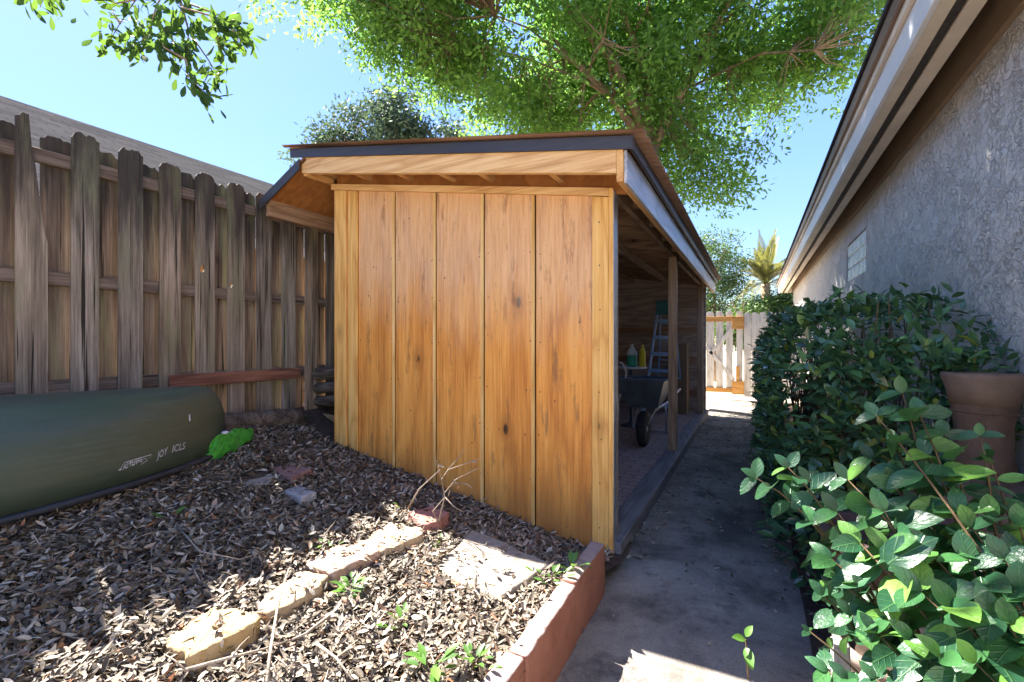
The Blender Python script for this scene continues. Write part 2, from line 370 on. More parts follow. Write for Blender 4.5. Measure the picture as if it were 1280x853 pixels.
M['pinkst'] = stone('pinkish cast stone', (.40, .25, .175), (.49, .34, .26))
M['redst'] = stone('red cast stone', (.34, .135, .10), (.43, .21, .17))
M['slab'] = stone('pale concrete slab', (.22, .18, .14), (.36, .31, .255), scale=9)
M['greyst'] = stone('grey paver', (.27, .265, .265), (.40, .39, .385))
M['redpv'] = stone('dull red paver', (.20, .11, .095), (.29, .17, .15))
M['clay'] = stone('brown clay', (.085, .05, .033), (.19, .12, .085), .75, 6, (.07, .045, .034), .5)
M['clayR'] = stone('buff brown clay rim', (.13, .088, .062), (.24, .17, .125), .75, 5, (.12, .08, .06), .2)
M['clayD'] = stone('dark fired clay', (.075, .045, .045), (.13, .085, .085), .55, 5, (.05, .035, .035), .2)
M['potgrey'] = stone('buff pot clay', (.30, .225, .185), (.42, .33, .28), .7, 5, (.2, .15, .12), .2)
# --- leaves
def leafmat(name, stops, rough=.45, tl=.3, tcol=(.25, .42, .05), spec=.5, veins=False, clump=1.2):
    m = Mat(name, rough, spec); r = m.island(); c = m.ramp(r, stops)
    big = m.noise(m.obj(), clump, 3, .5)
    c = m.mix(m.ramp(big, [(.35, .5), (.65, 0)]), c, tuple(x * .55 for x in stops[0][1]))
    if veins:
        s = m.sep(m.uv()); u, v = s[0], s[1]; av = m.math('ABSOLUTE', m.math('SUBTRACT', v, .5))
        mid = m.ramp(av, [(.012, 1), (.035, 0)])
        side = m.math('PINGPONG', m.math('ADD', m.math('MULTIPLY', u, 4), m.math('MULTIPLY', av, -3.4)), .5)
        sv = m.ramp(side, [(.03, 1), (.12, 0)])
        ve = m.math('MAXIMUM', mid, m.math('MULTIPLY', sv, .5))
        c = m.mix(m.math('MULTIPLY', ve, .28), c, (.13, .27, .08))
        m.bump(m.math('SUBTRACT', m.noise(m.uv(), 5, 3), ve), .5, .004)
    m.color(c)
    if tl: m.translucent(tl, m.mix(.5, c, tcol))
    return m.m
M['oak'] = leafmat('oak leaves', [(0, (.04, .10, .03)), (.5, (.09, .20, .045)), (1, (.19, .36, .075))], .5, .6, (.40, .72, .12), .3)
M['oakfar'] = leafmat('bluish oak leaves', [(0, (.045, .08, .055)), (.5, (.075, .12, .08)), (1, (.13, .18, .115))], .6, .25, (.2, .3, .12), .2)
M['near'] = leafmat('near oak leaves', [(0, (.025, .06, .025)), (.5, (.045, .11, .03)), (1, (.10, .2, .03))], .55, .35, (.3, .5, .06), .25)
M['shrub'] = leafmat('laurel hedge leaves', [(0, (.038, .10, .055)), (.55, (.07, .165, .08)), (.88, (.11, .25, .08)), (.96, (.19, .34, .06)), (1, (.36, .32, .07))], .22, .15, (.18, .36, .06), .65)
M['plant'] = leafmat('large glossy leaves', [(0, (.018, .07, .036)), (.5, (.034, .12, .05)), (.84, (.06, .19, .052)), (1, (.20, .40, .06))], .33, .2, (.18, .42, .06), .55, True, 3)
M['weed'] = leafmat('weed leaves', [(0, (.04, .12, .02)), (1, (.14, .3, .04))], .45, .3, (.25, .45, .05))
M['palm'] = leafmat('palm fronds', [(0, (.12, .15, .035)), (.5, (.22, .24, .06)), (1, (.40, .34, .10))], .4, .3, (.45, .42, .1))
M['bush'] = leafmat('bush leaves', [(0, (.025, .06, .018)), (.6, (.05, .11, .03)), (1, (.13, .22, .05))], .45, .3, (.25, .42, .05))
M['litterM'] = (lambda m: (m.color(m.ramp(m.math('ADD', m.math('MULTIPLY', m.island(), .86), m.math('MULTIPLY', m.noise(m.obj(), 1.1, 3), .14)), [(.0, (.034, .024, .016)), (.26, (.095, .07, .047)), (.56, (.20, .16, .115)), (.80, (.42, .36, .28)), (.86, (.24, .10, .04)), (.9, (.40, .31, .22)), (1, (.66, .60, .52))])).bump(m.noise(m.obj(), 90, 3), .4, .004), m.m)[1])(Mat('dry leaf litter', .6, .35))
def bark(name, a, b): 
    m = Mat(name, .9, .2); n = m.noise(m.vec((5, 5, 1.2)), 2, 6, .65); m.color(m.ramp(n, [(.3, a), (.7, b)])).bump(n, .8, .03); return m.m
M['bark'] = bark('oak bark', (.13, .09, .06), (.40, .29, .19))
M['twig'] = bark('dry twig', (.2, .15, .11), (.42, .35, .28))
M['stem'] = bark('plant stem', (.08, .05, .03), (.17, .12, .06))
# --- canoe etc.
m = Mat('olive green hull plastic', .38, .5); n = m.noise(m.vec((1, .35, 1)), 1.6, 5, .6); n2 = m.noise(m.vec((1.5, .12, 6)), 9, 6, .75)
c = m.ramp(n, [(.3, (.03, .048, .033)), (.55, (.046, .066, .045)), (.75, (.075, .082, .05))])
m.color(m.mix(m.ramp(n2, [(.52, 0), (.72, .28)]), c, (.15, .17, .14))).set('Roughness', m.ramp(n2, [(.3, .33), (.7, .55)])).bump(n, .06, .03); M['hull'] = m.m
M['gunwale'] = plain('black vinyl gunwale', (.025, .027, .035), .45, .3, 6)
M['decal'] = plain('pale decal', (.42, .42, .44), .5, .2, 30)
M['bag'] = plain('bright green plastic', (.04, .30, .03), .35, .5, 22, .5, 1.0)
M['whitepl'] = plain('white plastic', (.62, .62, .66), .4, .15, 8)
M['rubber'] = plain('black rubber', (.018, .018, .02), .7, .3, 20)
M['tray'] = plain('dark grey barrow tray', (.10, .125, .16), .4, .3, 6)
M['teal'] = plain('teal ladder plastic', (.03, .15, .17), .45, .2, 6)
M['jugG'] = plain('green liquid jug', (.03, .30, .19), .3, .1, 6)
M['jugW'] = plain('milky jug plastic', (.5, .58, .62), .35, .1, 6)
M['yel'] = plain('yellow bottle plastic', (.62, .52, .03), .35, .1, 6)
M['card'] = plain('brown cardboard', (.24, .15, .085), .8, .12, 5)
m = Mat('glass block', .12, .6); n = m.noise(m.obj(), 14, 4, .6, 1.5)
m.color(m.ramp(n, [(.35, (.5, .62, .58)), (.52, (.82, .9, .86)), (.66, (.97, .98, .96))])).bump(n, .5, .02); M['glass'] = m.m
M['mortar'] = plain('pale window mortar', (.55, .56, .57), .7, .1, 8)

# ------------------------------------------------------------------ ground
def lerp(a, b, t): return a + (b - a) * t
def interp(x, pts):
    if x <= pts[0][0]: return pts[0][1]
    for (a, fa), (b, fb) in zip(pts, pts[1:]):
        if x <= b: return lerp(fa, fb, (x - a) / (b - a))
    return pts[-1][1]
BASE = [(-4.0, .74), (-3.85, .70), (-3.4, .61), (-3, .52), (-2.4, .395), (-1.85, .315), (-1.6, .265), (-1.2, .225), (-.7, .2)]
def bed_z(x, y):
    b = interp(x, BASE)
    w = .03 + .186 * max(0, -x - .9)
    if x < -3.23: w = .46 + (-x - 3.23) * .35
    t = min(1, max(0, (y - 2.0) / .75)); t = t * t * (3 - 2 * t)
    z = lerp(b, w, t) + .018 * mnoise.noise(Vector((x * 2.1, y * 2.1, 3))) + .012 * mnoise.noise(Vector((x * 7, y * 7, 8)))
    return z
def grid(name, x0, x1, y0, y1, nx, ny, fz, mat, kind='structure', smooth=True):
    X, Y = np.meshgrid(np.linspace(x0, x1, nx), np.linspace(y0, y1, ny))
    Z = np.array([[fz(a, b) for a, b in zip(r, s)] for r, s in zip(X, Y)])
    V = np.stack([X.ravel(), Y.ravel(), Z.ravel()], 1)
    i = np.arange(nx * ny).reshape(ny, nx)
    q = np.stack([i[:-1, :-1], i[:-1, 1:], i[1:, 1:], i[1:, :-1]], -1).reshape(-1, 4)
    o = np_mesh(name, V, q.ravel(), np.full(len(q), 4), mat, None, (0, 0, 0), smooth=smooth); tag(o, kind=kind); return o
g = MB(); g.add([(-300, -300, -.03), (300, -300, -.03), (300, 300, -.03), (-300, 300, -.03)], [(0, 1, 2, 3)])
tag(g.build('ground', M['ground'], origin=(0, 0, 0)), kind='structure')
def path_z(x, y): return .003 * mnoise.noise(Vector((x * 3, y * 3, 1)))
tag(grid('path', -.78, .26, -2, 10.9, 22, 200, path_z, M['path']))
grid('garden_bed', -3.98, -.70, .1, 3.0, 84, 90, bed_z, M['soil'])
grid('bounce_ground', -3.98, -.70, -5.0, .1, 60, 90, bed_z, M['bounce'])  # unseen pale ground behind the camera, added to bounce warm light
grid('soil_strip', -3.98, -3.2, 3.0, 9.5, 14, 60, lambda x, y: bed_z(x, 3.0), M['soil'])
grid('soil_border', .22, 1.02, -2, 11, 24, 200, lambda x, y: .02 + .035 * mnoise.noise(Vector((x * 4, y * 4, 2))) + max(0, x - .3) * .04, M['soil'])

# ------------------------------------------------------------------ shed
XR, XL, Y0, Y1 = -.765, -3.23, 2.78, 8.96
SL = .172
def wtop(x): return 2.29 + SL * (XR - x)
def rtop(x): return 2.475 + SL * (-.544 - x)
shed = empty('shed', (-2.0, 5.87, 0), 'open sided lean-to shed with grooved plywood end wall and brown roof', 'shed')
gx = [onY(p, 427, Y0).x for p in (447, 493, 544, 604, 668)]
pts = [(XL, Y0, 0)]
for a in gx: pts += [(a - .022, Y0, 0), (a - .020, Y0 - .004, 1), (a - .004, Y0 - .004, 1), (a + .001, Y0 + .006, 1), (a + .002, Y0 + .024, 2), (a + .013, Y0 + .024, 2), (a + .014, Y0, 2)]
pts.append((XR, Y0, 0))
w = MB()
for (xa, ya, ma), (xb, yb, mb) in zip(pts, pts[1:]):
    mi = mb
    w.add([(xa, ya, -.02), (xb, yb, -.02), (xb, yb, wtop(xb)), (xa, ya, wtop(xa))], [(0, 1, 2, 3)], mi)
w.add([(XL, Y0 + .03, -.02), (XR, Y0 + .03, -.02), (XR, Y0 + .03, wtop(XR)), (XL, Y0 + .03, wtop(XL))], [(3, 2, 1, 0)], 0)
w.add([(XR, Y0, -.02), (XR, Y0 + .03, -.02), (XR, Y0 + .03, wtop(XR)), (XR, Y0, wtop(XR))], [(0, 1, 2, 3)], 1)
X = lambda p: onY(p, 427, Y0 - .02).x
nl = [(a + dx_, z) for a in gx for dx_ in (-.03, .04) for z in np.arange(.42, 2.2, .31)] + [(X(750), z) for z in np.arange(.2, 2.2, .27)] + [(X(425), z) for z in np.arange(.6, 2.6, .3)]
for x, z in nl:
    x += random.gauss(0, .004); z += random.gauss(0, .02); yy = Y0 - (.020 if x > X(741) or x < X(431) else .0006); q_ = random.uniform(.0035, .0055)
    w.add([(x + q_ * math.cos(k * 1.047), yy, z + q_ * math.sin(k * 1.047)) for k in range(6)], [tuple(range(6))], 3)
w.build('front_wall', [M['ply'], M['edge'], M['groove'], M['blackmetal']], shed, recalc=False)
def vtrim(x0, x1, t, zb=-.02, y=Y0, dz=.055):
    b = MB(); b.prism([(x0, y - t, zb), (x1, y - t, zb), (x1, y - t, wtop(x1) - dz), (x0, y - t, wtop(x0) - dz)], (0, t - .001, 0)); return b
X = lambda p: onY(p, 427, Y0 - .02).x
vtrim(X(740), X(761) - .002, .019, .03).build('corner_trim', M['pine'], shed, bevel=.002)
vtrim(X(761), XR + .004, .026, .03, dz=.0).build('corner_trim', M['pine'], shed, bevel=.002)
vtrim(X(419), X(432.5), .024, .3).build('corner_trim', M['pine'], shed, bevel=.002)
vtrim(X(435), X(446), .019, .3).build('corner_trim', M['pine'], shed, bevel=.002)
b = MB(); b.prism([(XL - .01, Y0 - .028, wtop(XL) - .05), (X(761), Y0 - .028, wtop(X(761)) - .05), (X(761), Y0 - .028, wtop(X(761))), (XL - .01, Y0 - .028, wtop(XL))], (0, .027, 0)); b.build('top_trim', M['pineX'], shed, bevel=.002)
# corner post behind the wall, steel-grey side
b = MB(); b.box(XR - .09, Y0 + .031, .111, XR - .002, Y0 + .12, 2.27); b.build('post', M['post'], shed, bevel=.003)
b = MB(); b.box(XR + .0045, Y0 - .02, .03, XR + .0075, Y0 + .06, 2.28); b.build('corner_flashing', M['steel'], shed)
for y in (5.38, 8.36):
    b = MB(); b.box(-.855, y, .111, -.765, y + .09, 2.30); b.build('post', M['post'], shed, bevel=.004)
b = MB(); b.box(-.885, Y0 + .121, -.02, -.72, Y1, .11); b.box(-.885, Y0 - .0, -.02, -.72, Y0 + .118, .11); b.build('sill', M['sill'], shed, bevel=.006)
b = MB(); b.box(-3.2, Y0 + .04, -.05, -.887, Y1, .055); b.build('shed_floor', M['pavers'], shed)
b = MB(); b.prism([(XL, Y1, -.02), (XR, Y1, -.02), (XR, Y1, wtop(XR) + .05), (XL, Y1, wtop(XL) + .05)], (0, .03, 0)); b.build('end_wall', M['inner'], shed)
for z in (.35, .95, 1.5):
    b = MB(); b.box(XL + .04, Y1 - .045, z, XR - .1, Y1 - .002, z + .11); b.build('wall_girt', M['frameX'], shed, bevel=.003)
b = MB(); b.box(XL, Y0 + .032, -.02, XL + .02, Y1 - .002, wtop(XL) + .05); b.build('rear_wall', M['inner'], shed)
b = MB(); b.box(-.83, Y0 + .125, 2.302, -.79, Y1 - .002, 2.40); b.build('header_beam', M['frameY'], shed, bevel=.003)
# roof structure
RY0, RY1 = 2.5, 9.06
def slopebox(x0, x1, y0, y1, off0, off1):
    b = MB(); b.prism([(x0, y0, rtop(x0) + off0), (x1, y0, rtop(x1) + off0), (x1, y0, rtop(x1) + off1), (x0, y0, rtop(x0) + off1)], (0, y1 - y0, 0)); return b
slopebox(-3.45, -.60, RY0 + .041, RY1, -.04, -.022).build('roof_deck', M['osb'], shed)
n = 300
ys = np.linspace(RY0 - .05, RY1 + .06, n); zz = .011 * np.cos(ys * 2 * math.pi / .076)
V = []
for off in (0, .004):
    for x in (-3.47, -.515):
        V.append(np.stack([np.full(n, x), ys, rtop(x) + zz + off], 1))
V = np.concatenate(V); i = np.arange(n - 1)
q = [np.stack([i + 0 * n, i + 1, i + n + 1, i + n], 1), np.stack([i + 2 * n, i + 3 * n, i + 3 * n + 1, i + 2 * n + 1], 1), np.stack([i + n, i + n + 1, i + 3 * n + 1, i + 3 * n], 1), np.stack([i, i + 2 * n, i + 2 * n + 1, i + 1], 1)]
q = np.concatenate(q); np_mesh('roof_sheet', V, q.ravel(), np.full(len(q), 4), M['corr'], shed)
slopebox(-3.42, -.575, RY0 - .012, RY0 - .002, -.088, -.012).build('drip_edge', M['drip'], shed, bevel=.002)
slopebox(-3.29, -.673, RY0, RY0 + .038, -.215, -.045).build('barge_board', M['pineX'], shed, bevel=.003)
for px in (430, 484, 537, 588, 678):
    x = onY(px, 217, RY0 + .04).x
    b = MB(); b.box(x, RY0 + .04, rtop(x) - .185, x + .038, Y0 + .03, rtop(x) - .045); b.build('lookout', M['pineY'], shed, bevel=.002)
b = MB(); b.box(-.672, RY0 + .0, 2.232, -.634, RY1, 2.445); b.build('fascia_board', M['pineY'], shed, bevel=.003)
b = MB(); b.box(-.633, RY0 + .012, 2.222, -.615, RY1, 2.405); b.build('eave_board', M['fasciaW'], shed, bevel=.003)
b = MB(); b.box(-.588, RY0 - .012, 2.395, -.577, RY1 + .02, 2.462); b.box(-.60, RY0 - .012, 2.395, -.59, RY1 + .02, 2.405); b.build('drip_edge', M['drip'], shed, bevel=.004, segs=2)
for y in np.arange(3.4, 8.9, .61):
    b = slopebox(-3.2, -.68, y, y + .038, -.18, -.045); b.build('rafter', M['frameX'], shed, bevel=.002)
for x in (-1.35, -2.1):
    b = MB(); b.box(x, Y0 + .04, rtop(x) - .27, x + .04, Y1 - .01, rtop(x) - .185); b.build('purlin', M['frameY'], shed, bevel=.002)
b = MB(); b.box(-3.285, RY0 + .04, 2.78, -3.25, RY1, rtop(-3.25) - .045); b.build('ridge_board', M['pineY'], shed)
b = MB(); b.prism([(XL, Y0 + .031, wtop(XL) - .02), (-.675, Y0 + .031, wtop(-.675) - .02), (-.675, Y0 + .031, rtop(-.675) - .045), (XL, Y0 + .031, rtop(XL) - .045)], (0, .02, 0)); b.build('blocking', M['osb'], shed)
# rear small slope over the fence side
def lz(x): return 2.84 + (x + 3.27) * .5
def lbox(x0, x1, y0, y1, o0, o1):
    b = MB(); b.prism([(x0, y0, lz(x0) + o0), (x1, y0, lz(x1) + o0), (x1, y0, lz(x1) + o1), (x0, y0, lz(x0) + o1)], (0, y1 - y0, 0)); return b
lbox(-3.755, -3.235, RY0 + .0, RY1, -.03, -.015).build('eave_soffit', M['osb'], shed)
lbox(-3.80, -3.24, RY0 - .02, RY1, -.014, -.004).build('eave_roof_sheet', M['corr'], shed)
lbox(-3.80, -3.28, RY0 - .034, RY0 - .022, -.085, .004).build('drip_edge', M['drip'], shed, bevel=.002)
b = MB(); b.box(-3.76, RY0 + .005, 2.44, -3.722, RY1, 2.585); b.build('eave_fascia', M['frameY'], shed, bevel=.003)
b = MB(); b.beam((-3.27, RY0 + .02, 2.745), (-3.27, Y0 + .01, 2.745), .05, .06); b.build('lookout', M['pineY'], shed, bevel=.003)

# ------------------------------------------------------------------ fence
FX = -3.85
fence = empty('board_fence', (FX, 4.5, .6), 'weathered grey brown board fence with ragged dark tops behind the shed', 'fence')
def picket(y, wd, z0, z1, x, hole=None, split=False, mat='fence'):
    # outline with a ragged top, thickness 17 mm; an optional knothole is cut through
    n = 11; lean = random.uniform(-.006, .006); ys = np.linspace(-wd / 2, wd / 2, n)
    top = []
    for k, a in enumerate(ys):
        e = abs(a) / (wd / 2)
        top.append((a, z1 - (.030 * max(0, e - .68) / .32 if True else 0) - abs(random.gauss(0, .007)) - (.012 if random.random() < .2 else 0)))
    b = MB(); t = .017
    if split:  # narrow upper tongue, wider below, with a slanted split edge
        poly = [(-wd / 2, z0), (wd / 2, z0), (wd / 2, 1.95), (wd * .38, 2.02), (wd * .1, 2.42), (.0, 2.5)] + [(a, zz) for a, zz in reversed(top) if a < -.0]
        b.prism([(x, y + a, zz) for a, zz in poly], (-t, 0, 0))
    elif hole:
        hy, hz, hr = hole; m_ = 14
        out = [(-wd / 2, z0), (wd / 2, z0)] + [(wd / 2, zz) for zz in np.linspace(z0, z1, 6)[1:-1]] + list(reversed(top)) + [(-wd / 2, zz) for zz in np.linspace(z1, z0, 6)[1:-1]]
        ins = []
        no = len(out)
        for (a, zz) in out:
            an = math.atan2(zz - hz, a - hy); r = hr * (1 + .3 * math.sin(3 * an + 1) + random.uniform(-.12, .12)); ins.append((hy + r * math.cos(an), hz + r * 1.3 * math.sin(an)))
        vs = [(x, y + a, zz) for a, zz in out + ins] + [(x - t, y + a, zz) for a, zz in out + ins]; K = 2 * no
        fs = []
        for i in range(no):
            j = (i + 1) % no
            fs += [(i, j, no + j, no + i), (K + i, K + no + i, K + no + j, K + j), (i, K + i, K + j, j), (no + i, no + j, K + no + j, K + no + i)]
        b.add(vs, fs)
    else:
        poly = [(-wd / 2, z0), (wd / 2, z0)] + [(a + lean, zz) for a, zz in reversed(top)]
        b.prism([(x, y + a, zz) for a, zz in poly], (-t, 0, 0))
    return b
fy = 1.07 - .246 * 6; k = 0
while fy < 8.6:
    hole = None; sp = abs(fy - 1.07) < .01
    if abs(fy - 2.08) < .06: hole = (-.02, onX(254, 335, FX).z, .026)
    if abs(fy - 2.31) < .06: hole = (-.045, onX(291, 357, FX).z, .017)
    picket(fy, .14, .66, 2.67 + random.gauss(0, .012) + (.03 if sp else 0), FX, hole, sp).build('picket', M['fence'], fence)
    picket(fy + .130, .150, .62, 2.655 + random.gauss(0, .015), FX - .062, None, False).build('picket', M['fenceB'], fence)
    fy += .246; k += 1
for z in (2.45, 1.70, 1.02):
    b = MB(); b.box(FX - .0585, -.6, z, FX - .0205, 8.8, z + .085); b.build('rail', M['rail'], fence, bevel=.004)
p1, p2 = onX(212, 485, FX + .03), onX(375, 471, FX + .03)
b = MB(); b.box(FX + .003, p1.y, 1.0, FX + .036, p2.y, 1.095); b.build('rail', M['redrail'], fence, bevel=.003, label='reddish brown lower rail')

# things at the fence foot
b = MB(); r0 = [Vector((-3.68, y, .70 - .06 * (y - 1.9) + .015 * mnoise.noise(Vector((y * 5, 1, 1))))) for y in np.linspace(1.75, 2.75, 14)]
b.tube(r0, [.09 + .012 * mnoise.noise(Vector((i * .7, 0, 0))) for i in range(14)], 9)
tag(b.build('landscape_timber', M['log'], smooth=True), 'rough grey timber lying along the foot of the fence behind the canoe', 'timber')
specs = [((380, 470), (424, 466), .062, 'log', 'greenish top timber on the stack between fence and shed'),
         ((384, 487), (426, 484), .055, 'log', 'second dark timber down on the stack between fence and shed'),
         ((388, 503), (426, 500), .05, 'log', 'third dark timber down on the stack between fence and shed'),
         ((384, 518), (424, 525), .034, 'logcut', 'pale split timber at the bottom of the stack beside the shed')]
for a, c, r, mt, lb in specs:
    p, q = onY(*a, 3.12), onY(*c, 3.08)
    b = MB(); b.tube([p, p.lerp(q, .03), p.lerp(q, .5), q], [r * .9, r, r * 1.03, r * .97], 10)
    tag(b.build('timber', M[mt], smooth=False, bevel=.006), lb, 'timber', 'timbers stacked between the fence and the shed')

# ------------------------------------------------------------------ canoe (upside down)
canoe = empty('canoe', (-3.3, -.6, .56), 'olive green canoe lying upside down by the fence', 'canoe')
ns, nr = 120, 33
YS = [-3.2 + 5.1 * (i / (ns - 1)) for i in range(ns)]
def hull_pt(s, a):   # s along 0..1, a across -1..1 (gunwale to gunwale)
    e = abs(2 * s - 1); hb = .425 * (1 - e ** 4.2) ** .75 + .014
    gz = .565 + .05 * e ** 3 ; kz = 1.09 - .05 * e ** 2 - .20 * max(0, (e - .93) / .07) ** 2.4
    th = a * math.pi / 2; cx = math.copysign(abs(math.sin(th)) ** .72, a); cz = abs(math.cos(th)) ** .62
    yy = -3.2 + 5.1 * s
    ex = .10 * (max(0, e - .9) / .1) ** 2 * (1 - cz) * (1 if s > .5 else -1)
    return Vector((-3.3 + hb * cx - .02 * s, yy - ex * .3, gz + (kz - gz) * cz))
V = []; b = MB()
for i in range(ns):
    for j in range(nr): V.append(hull_pt(i / (ns - 1), -1 + 2 * j / (nr - 1)))
F = [(i * nr + j, i * nr + j + 1, (i + 1) * nr + j + 1, (i + 1) * nr + j) for i in range(ns - 1) for j in range(nr - 1)]
F += [tuple(range(nr))[::-1], tuple((ns - 1) * nr + j for j in range(nr))]
b.add(V, F); hull = b.build('hull', M['hull'], canoe, smooth=True)
md = hull.modifiers.new('thickness', 'SOLIDIFY'); md.thickness = .006; md.offset = -1
for sgn in (1, -1):
    b = MB(); b.tube([hull_pt(i / (ns - 1), sgn) + Vector((.006 * sgn, 0, -.008)) for i in range(ns)], .019, 8); b.build('gunwale', M['gunwale'], canoe, smooth=True)
# lettering on the near side, projected on the hull
def hull_find(py_):   # the near flank at world y, height z -> surface point + outward offset
    y, z = py_; s = (y + 3.2) / 5.1; best = None
    for a in np.linspace(.35, 1, 120):
        p = hull_pt(s, a)
        if best is None or abs(p.z - z) < abs(best.z - z): best = p
    return best + Vector((.004, 0, .001))
def hull_from_px(px, py):   # march along the view ray to the hull's near flank
    lo, hi = 1.2, 5
    r = ray(px, py)
    for d in np.linspace(1.2, 4.5, 700):
        p = Vector((0, 0, CAMZ)) + r * d
        s = (p.y + 3.2) / 5.1
        if not 0 < s < 1: continue
        if p.x < hull_find((p.y, p.z)).x: return hull_find((p.y, p.z))
    return None
def text_strokes(txt, shear):
    cu = bpy.data.curves.new('lettering', 'FONT'); cu.body = txt; cu.size = 1; cu.shear = shear; cu.offset = .008; cu.resolution_u = 3
    o = bpy.data.objects.new('tmp', cu); COL.objects.link(o)
    me = bpy.data.meshes.new_from_object(o.evaluated_get(bpy.context.evaluated_depsgraph_get()))
    vs = [v.co.copy() for v in me.vertices]; fs = [list(p.vertices) for p in me.polygons]
    bpy.data.objects.remove(o); bpy.data.curves.remove(cu); bpy.data.meshes.remove(me); return vs, fs
def put_text(b, txt, p0, p1, h, shear=.3):
    # p0,p1: baseline ends on the hull (y,z); height h in metres along z
    vs, fs = text_strokes(txt, shear); w_ = max(v.x for v in vs)
    out = []
    for v in vs:
        t = v.x / w_; y = lerp(p0[0], p1[0], t); z = lerp(p0[1], p1[1], t) + v.y * h; out.append(hull_find((y, z)))
    b.add(out, fs)
b = MB(); lg = MB()
hy = lambda px, py: (lambda p: (p.y, p.z))(hull_from_px(px, py))
put_text(lg, 'ALTDWL', hy(153, 588), hy(178, 579), .038)
put_text(b, 'JOY', hy(196, 575), hy(210, 568), .055)
b.build('lettering', M['decal'], canoe, recalc=False); b = MB()
put_text(b, 'ICLS', hy(214, 567), hy(232, 561), .055)
def band(b, pxs, wd=.004):
    pp = [hull_from_px(*p) for p in pxs]
    for p, q in zip(pp, pp[1:]): b.add([p, q, q + Vector((0, 0, wd)), p + Vector((0, 0, wd))], [(0, 1, 2, 3)])
band(lg, [(149, 589), (156, 580), (184, 571), (189, 570), (188, 574)]); band(lg, [(158, 582), (182, 574), (184, 576), (176, 581)], .003); band(lg, [(148, 590), (152, 588)], .006)
b.build('lettering', M['decal'], canoe, recalc=False); lg.build('logo', M['decal'], canoe, recalc=False)
b = MB(); p = hull_from_px(236, 527); q = hull_from_px(235.5, 519); b.add([p, q, q + Vector((0, .008, 0)), p + Vector((0, .008, 0))], [(0, 1, 2, 3)]); b.build('scratch_mark', M['decal'], canoe, recalc=False)
# block under the canoe edge
p = on(184, 592, .5)
for _ in range(10): p = on(184, 592, bed_z(p.x, p.y) + .045)
b = MB(); poly = []
for i in range(10):
    a = i / 10 * 6.283; poly.append((p.x - .02 + .06 * math.cos(a) * (1 + .2 * math.sin(3 * a)), p.y + .15 * math.sin(a), p.z - .06))
b.prism(poly, (0, 0, .075)); tag(b.build('concrete_chunk', M['greyst'], bevel=.012), 'rough pale concrete chunk wedged under the canoe edge', 'concrete chunk')
# green crumpled bag
bag_p = on(282, 562, .58); nb = 16
a0, a1 = at(254, 566, 2.93), at(317, 538, 3.40)
ax = (a1 - a0); V = []; F = []; nb = 30
for i in range(nb + 1):
    t = i / nb; wd = .15 * (math.sin(math.pi * min(1, t * .9 + .1)) ** .7) * (.55 + .65 * t)
    for j in range(nb + 1):
        s = j / nb * 2 - 1; c = a0 + ax * t
        up = .11 * (1 - abs(s) ** 2.2) * math.sin(math.pi * (.12 + .8 * t)) ** .8 + .03 * mnoise.noise(Vector((t * 6, s * 3, 2))) - .05 * abs(mnoise.noise(Vector((t * 3.2, s * 4 + t * 4, 5)))) - .03 * abs(mnoise.noise(Vector((t * 9 + s * 3, s * 9, 7)))) + .02
        V.append(c + Vector((.62, -.78, 0)) * (s * wd) + Vector((0, 0, up - .055 + (0 if abs(s) < .95 else -.03))))
F = [(i * (nb + 1) + j, i * (nb + 1) + j + 1, (i + 1) * (nb + 1) + j + 1, (i + 1) * (nb + 1) + j) for i in range(nb) for j in range(nb)]
b = MB(); b.add(V, F); bag = b.build('plastic_bag', M['bag'], smooth=True)
tag(bag, 'crumpled bright green plastic bag at the canoe tip', 'bag'); md = bag.modifiers.new('thickness', 'SOLIDIFY'); md.thickness = .003
md = bag.modifiers.new('smooth', 'SUBSURF'); md.levels = md.render_levels = 1
ci = 6 * (nb + 1) + 8
b = MB(); c = V[13 * (nb + 1) + 17] + Vector((.012, -.012, .006)); b.lathe([(0, -.005), (.018, -.004), (.026, .004), (.016, .012), (0, .014)], c, 12); b.build('label_patch', M['whitepl'], bag, smooth=True)

# ------------------------------------------------------------------ stones, pavers, edging
def roughen(o, vox=.009, st=.012, size=.05):
    r = o.modifiers.new('remesh', 'REMESH'); r.mode = 'VOXEL'; r.voxel_size = vox; r.use_smooth_shade = True
    for k, (sz, a) in enumerate(((size, st), (size * .28, st * .35))):
        t = bpy.data.textures.new('stone', 'CLOUDS'); t.noise_scale = sz; t.noise_depth = 3
        d = o.modifiers.new('displace', 'DISPLACE'); d.texture = t; d.strength = a; d.mid_level = .5; d.texture_coords = 'LOCAL'
    return o
SLABS = []
def slab(name, px, z, th, mat, label, cat, group=None, bevel=.011, sub=4, rough=.005):
    mx, my = sum(p[0] for p in px) / len(px), sum(p[1] for p in px) / len(px); h_ = z; z = .35
    for _ in range(12): q_ = on(mx, my, z); z = bed_z(q_.x, q_.y) + h_
    c = [on(x, y, z) for x, y in px]; pts = []; cm = sum(c, Vector((0, 0, 0))) / len(c); c = [cm + (p - cm) * (.96 if name == 'edging_stone' else 1) for p in c]
    for i, p in enumerate(c):
        q = c[(i + 1) % len(c)]
        for k in range(sub):
            v = p.lerp(q, k / sub); pts.append(v + Vector((random.gauss(0, rough), random.gauss(0, rough), 0)) * (1 if k else .4))
    SLABS.append((pts, z)); b = MB(); b.prism(pts, (0, 0, -th)); o = roughen(b.build(name, M[mat], bevel=bevel, segs=2), .007 if th < .06 else .009, .007 if name != 'edging_stone' else .018); return tag(o, label, cat, group)
G = 'row of cast edging stones in the leaf litter'
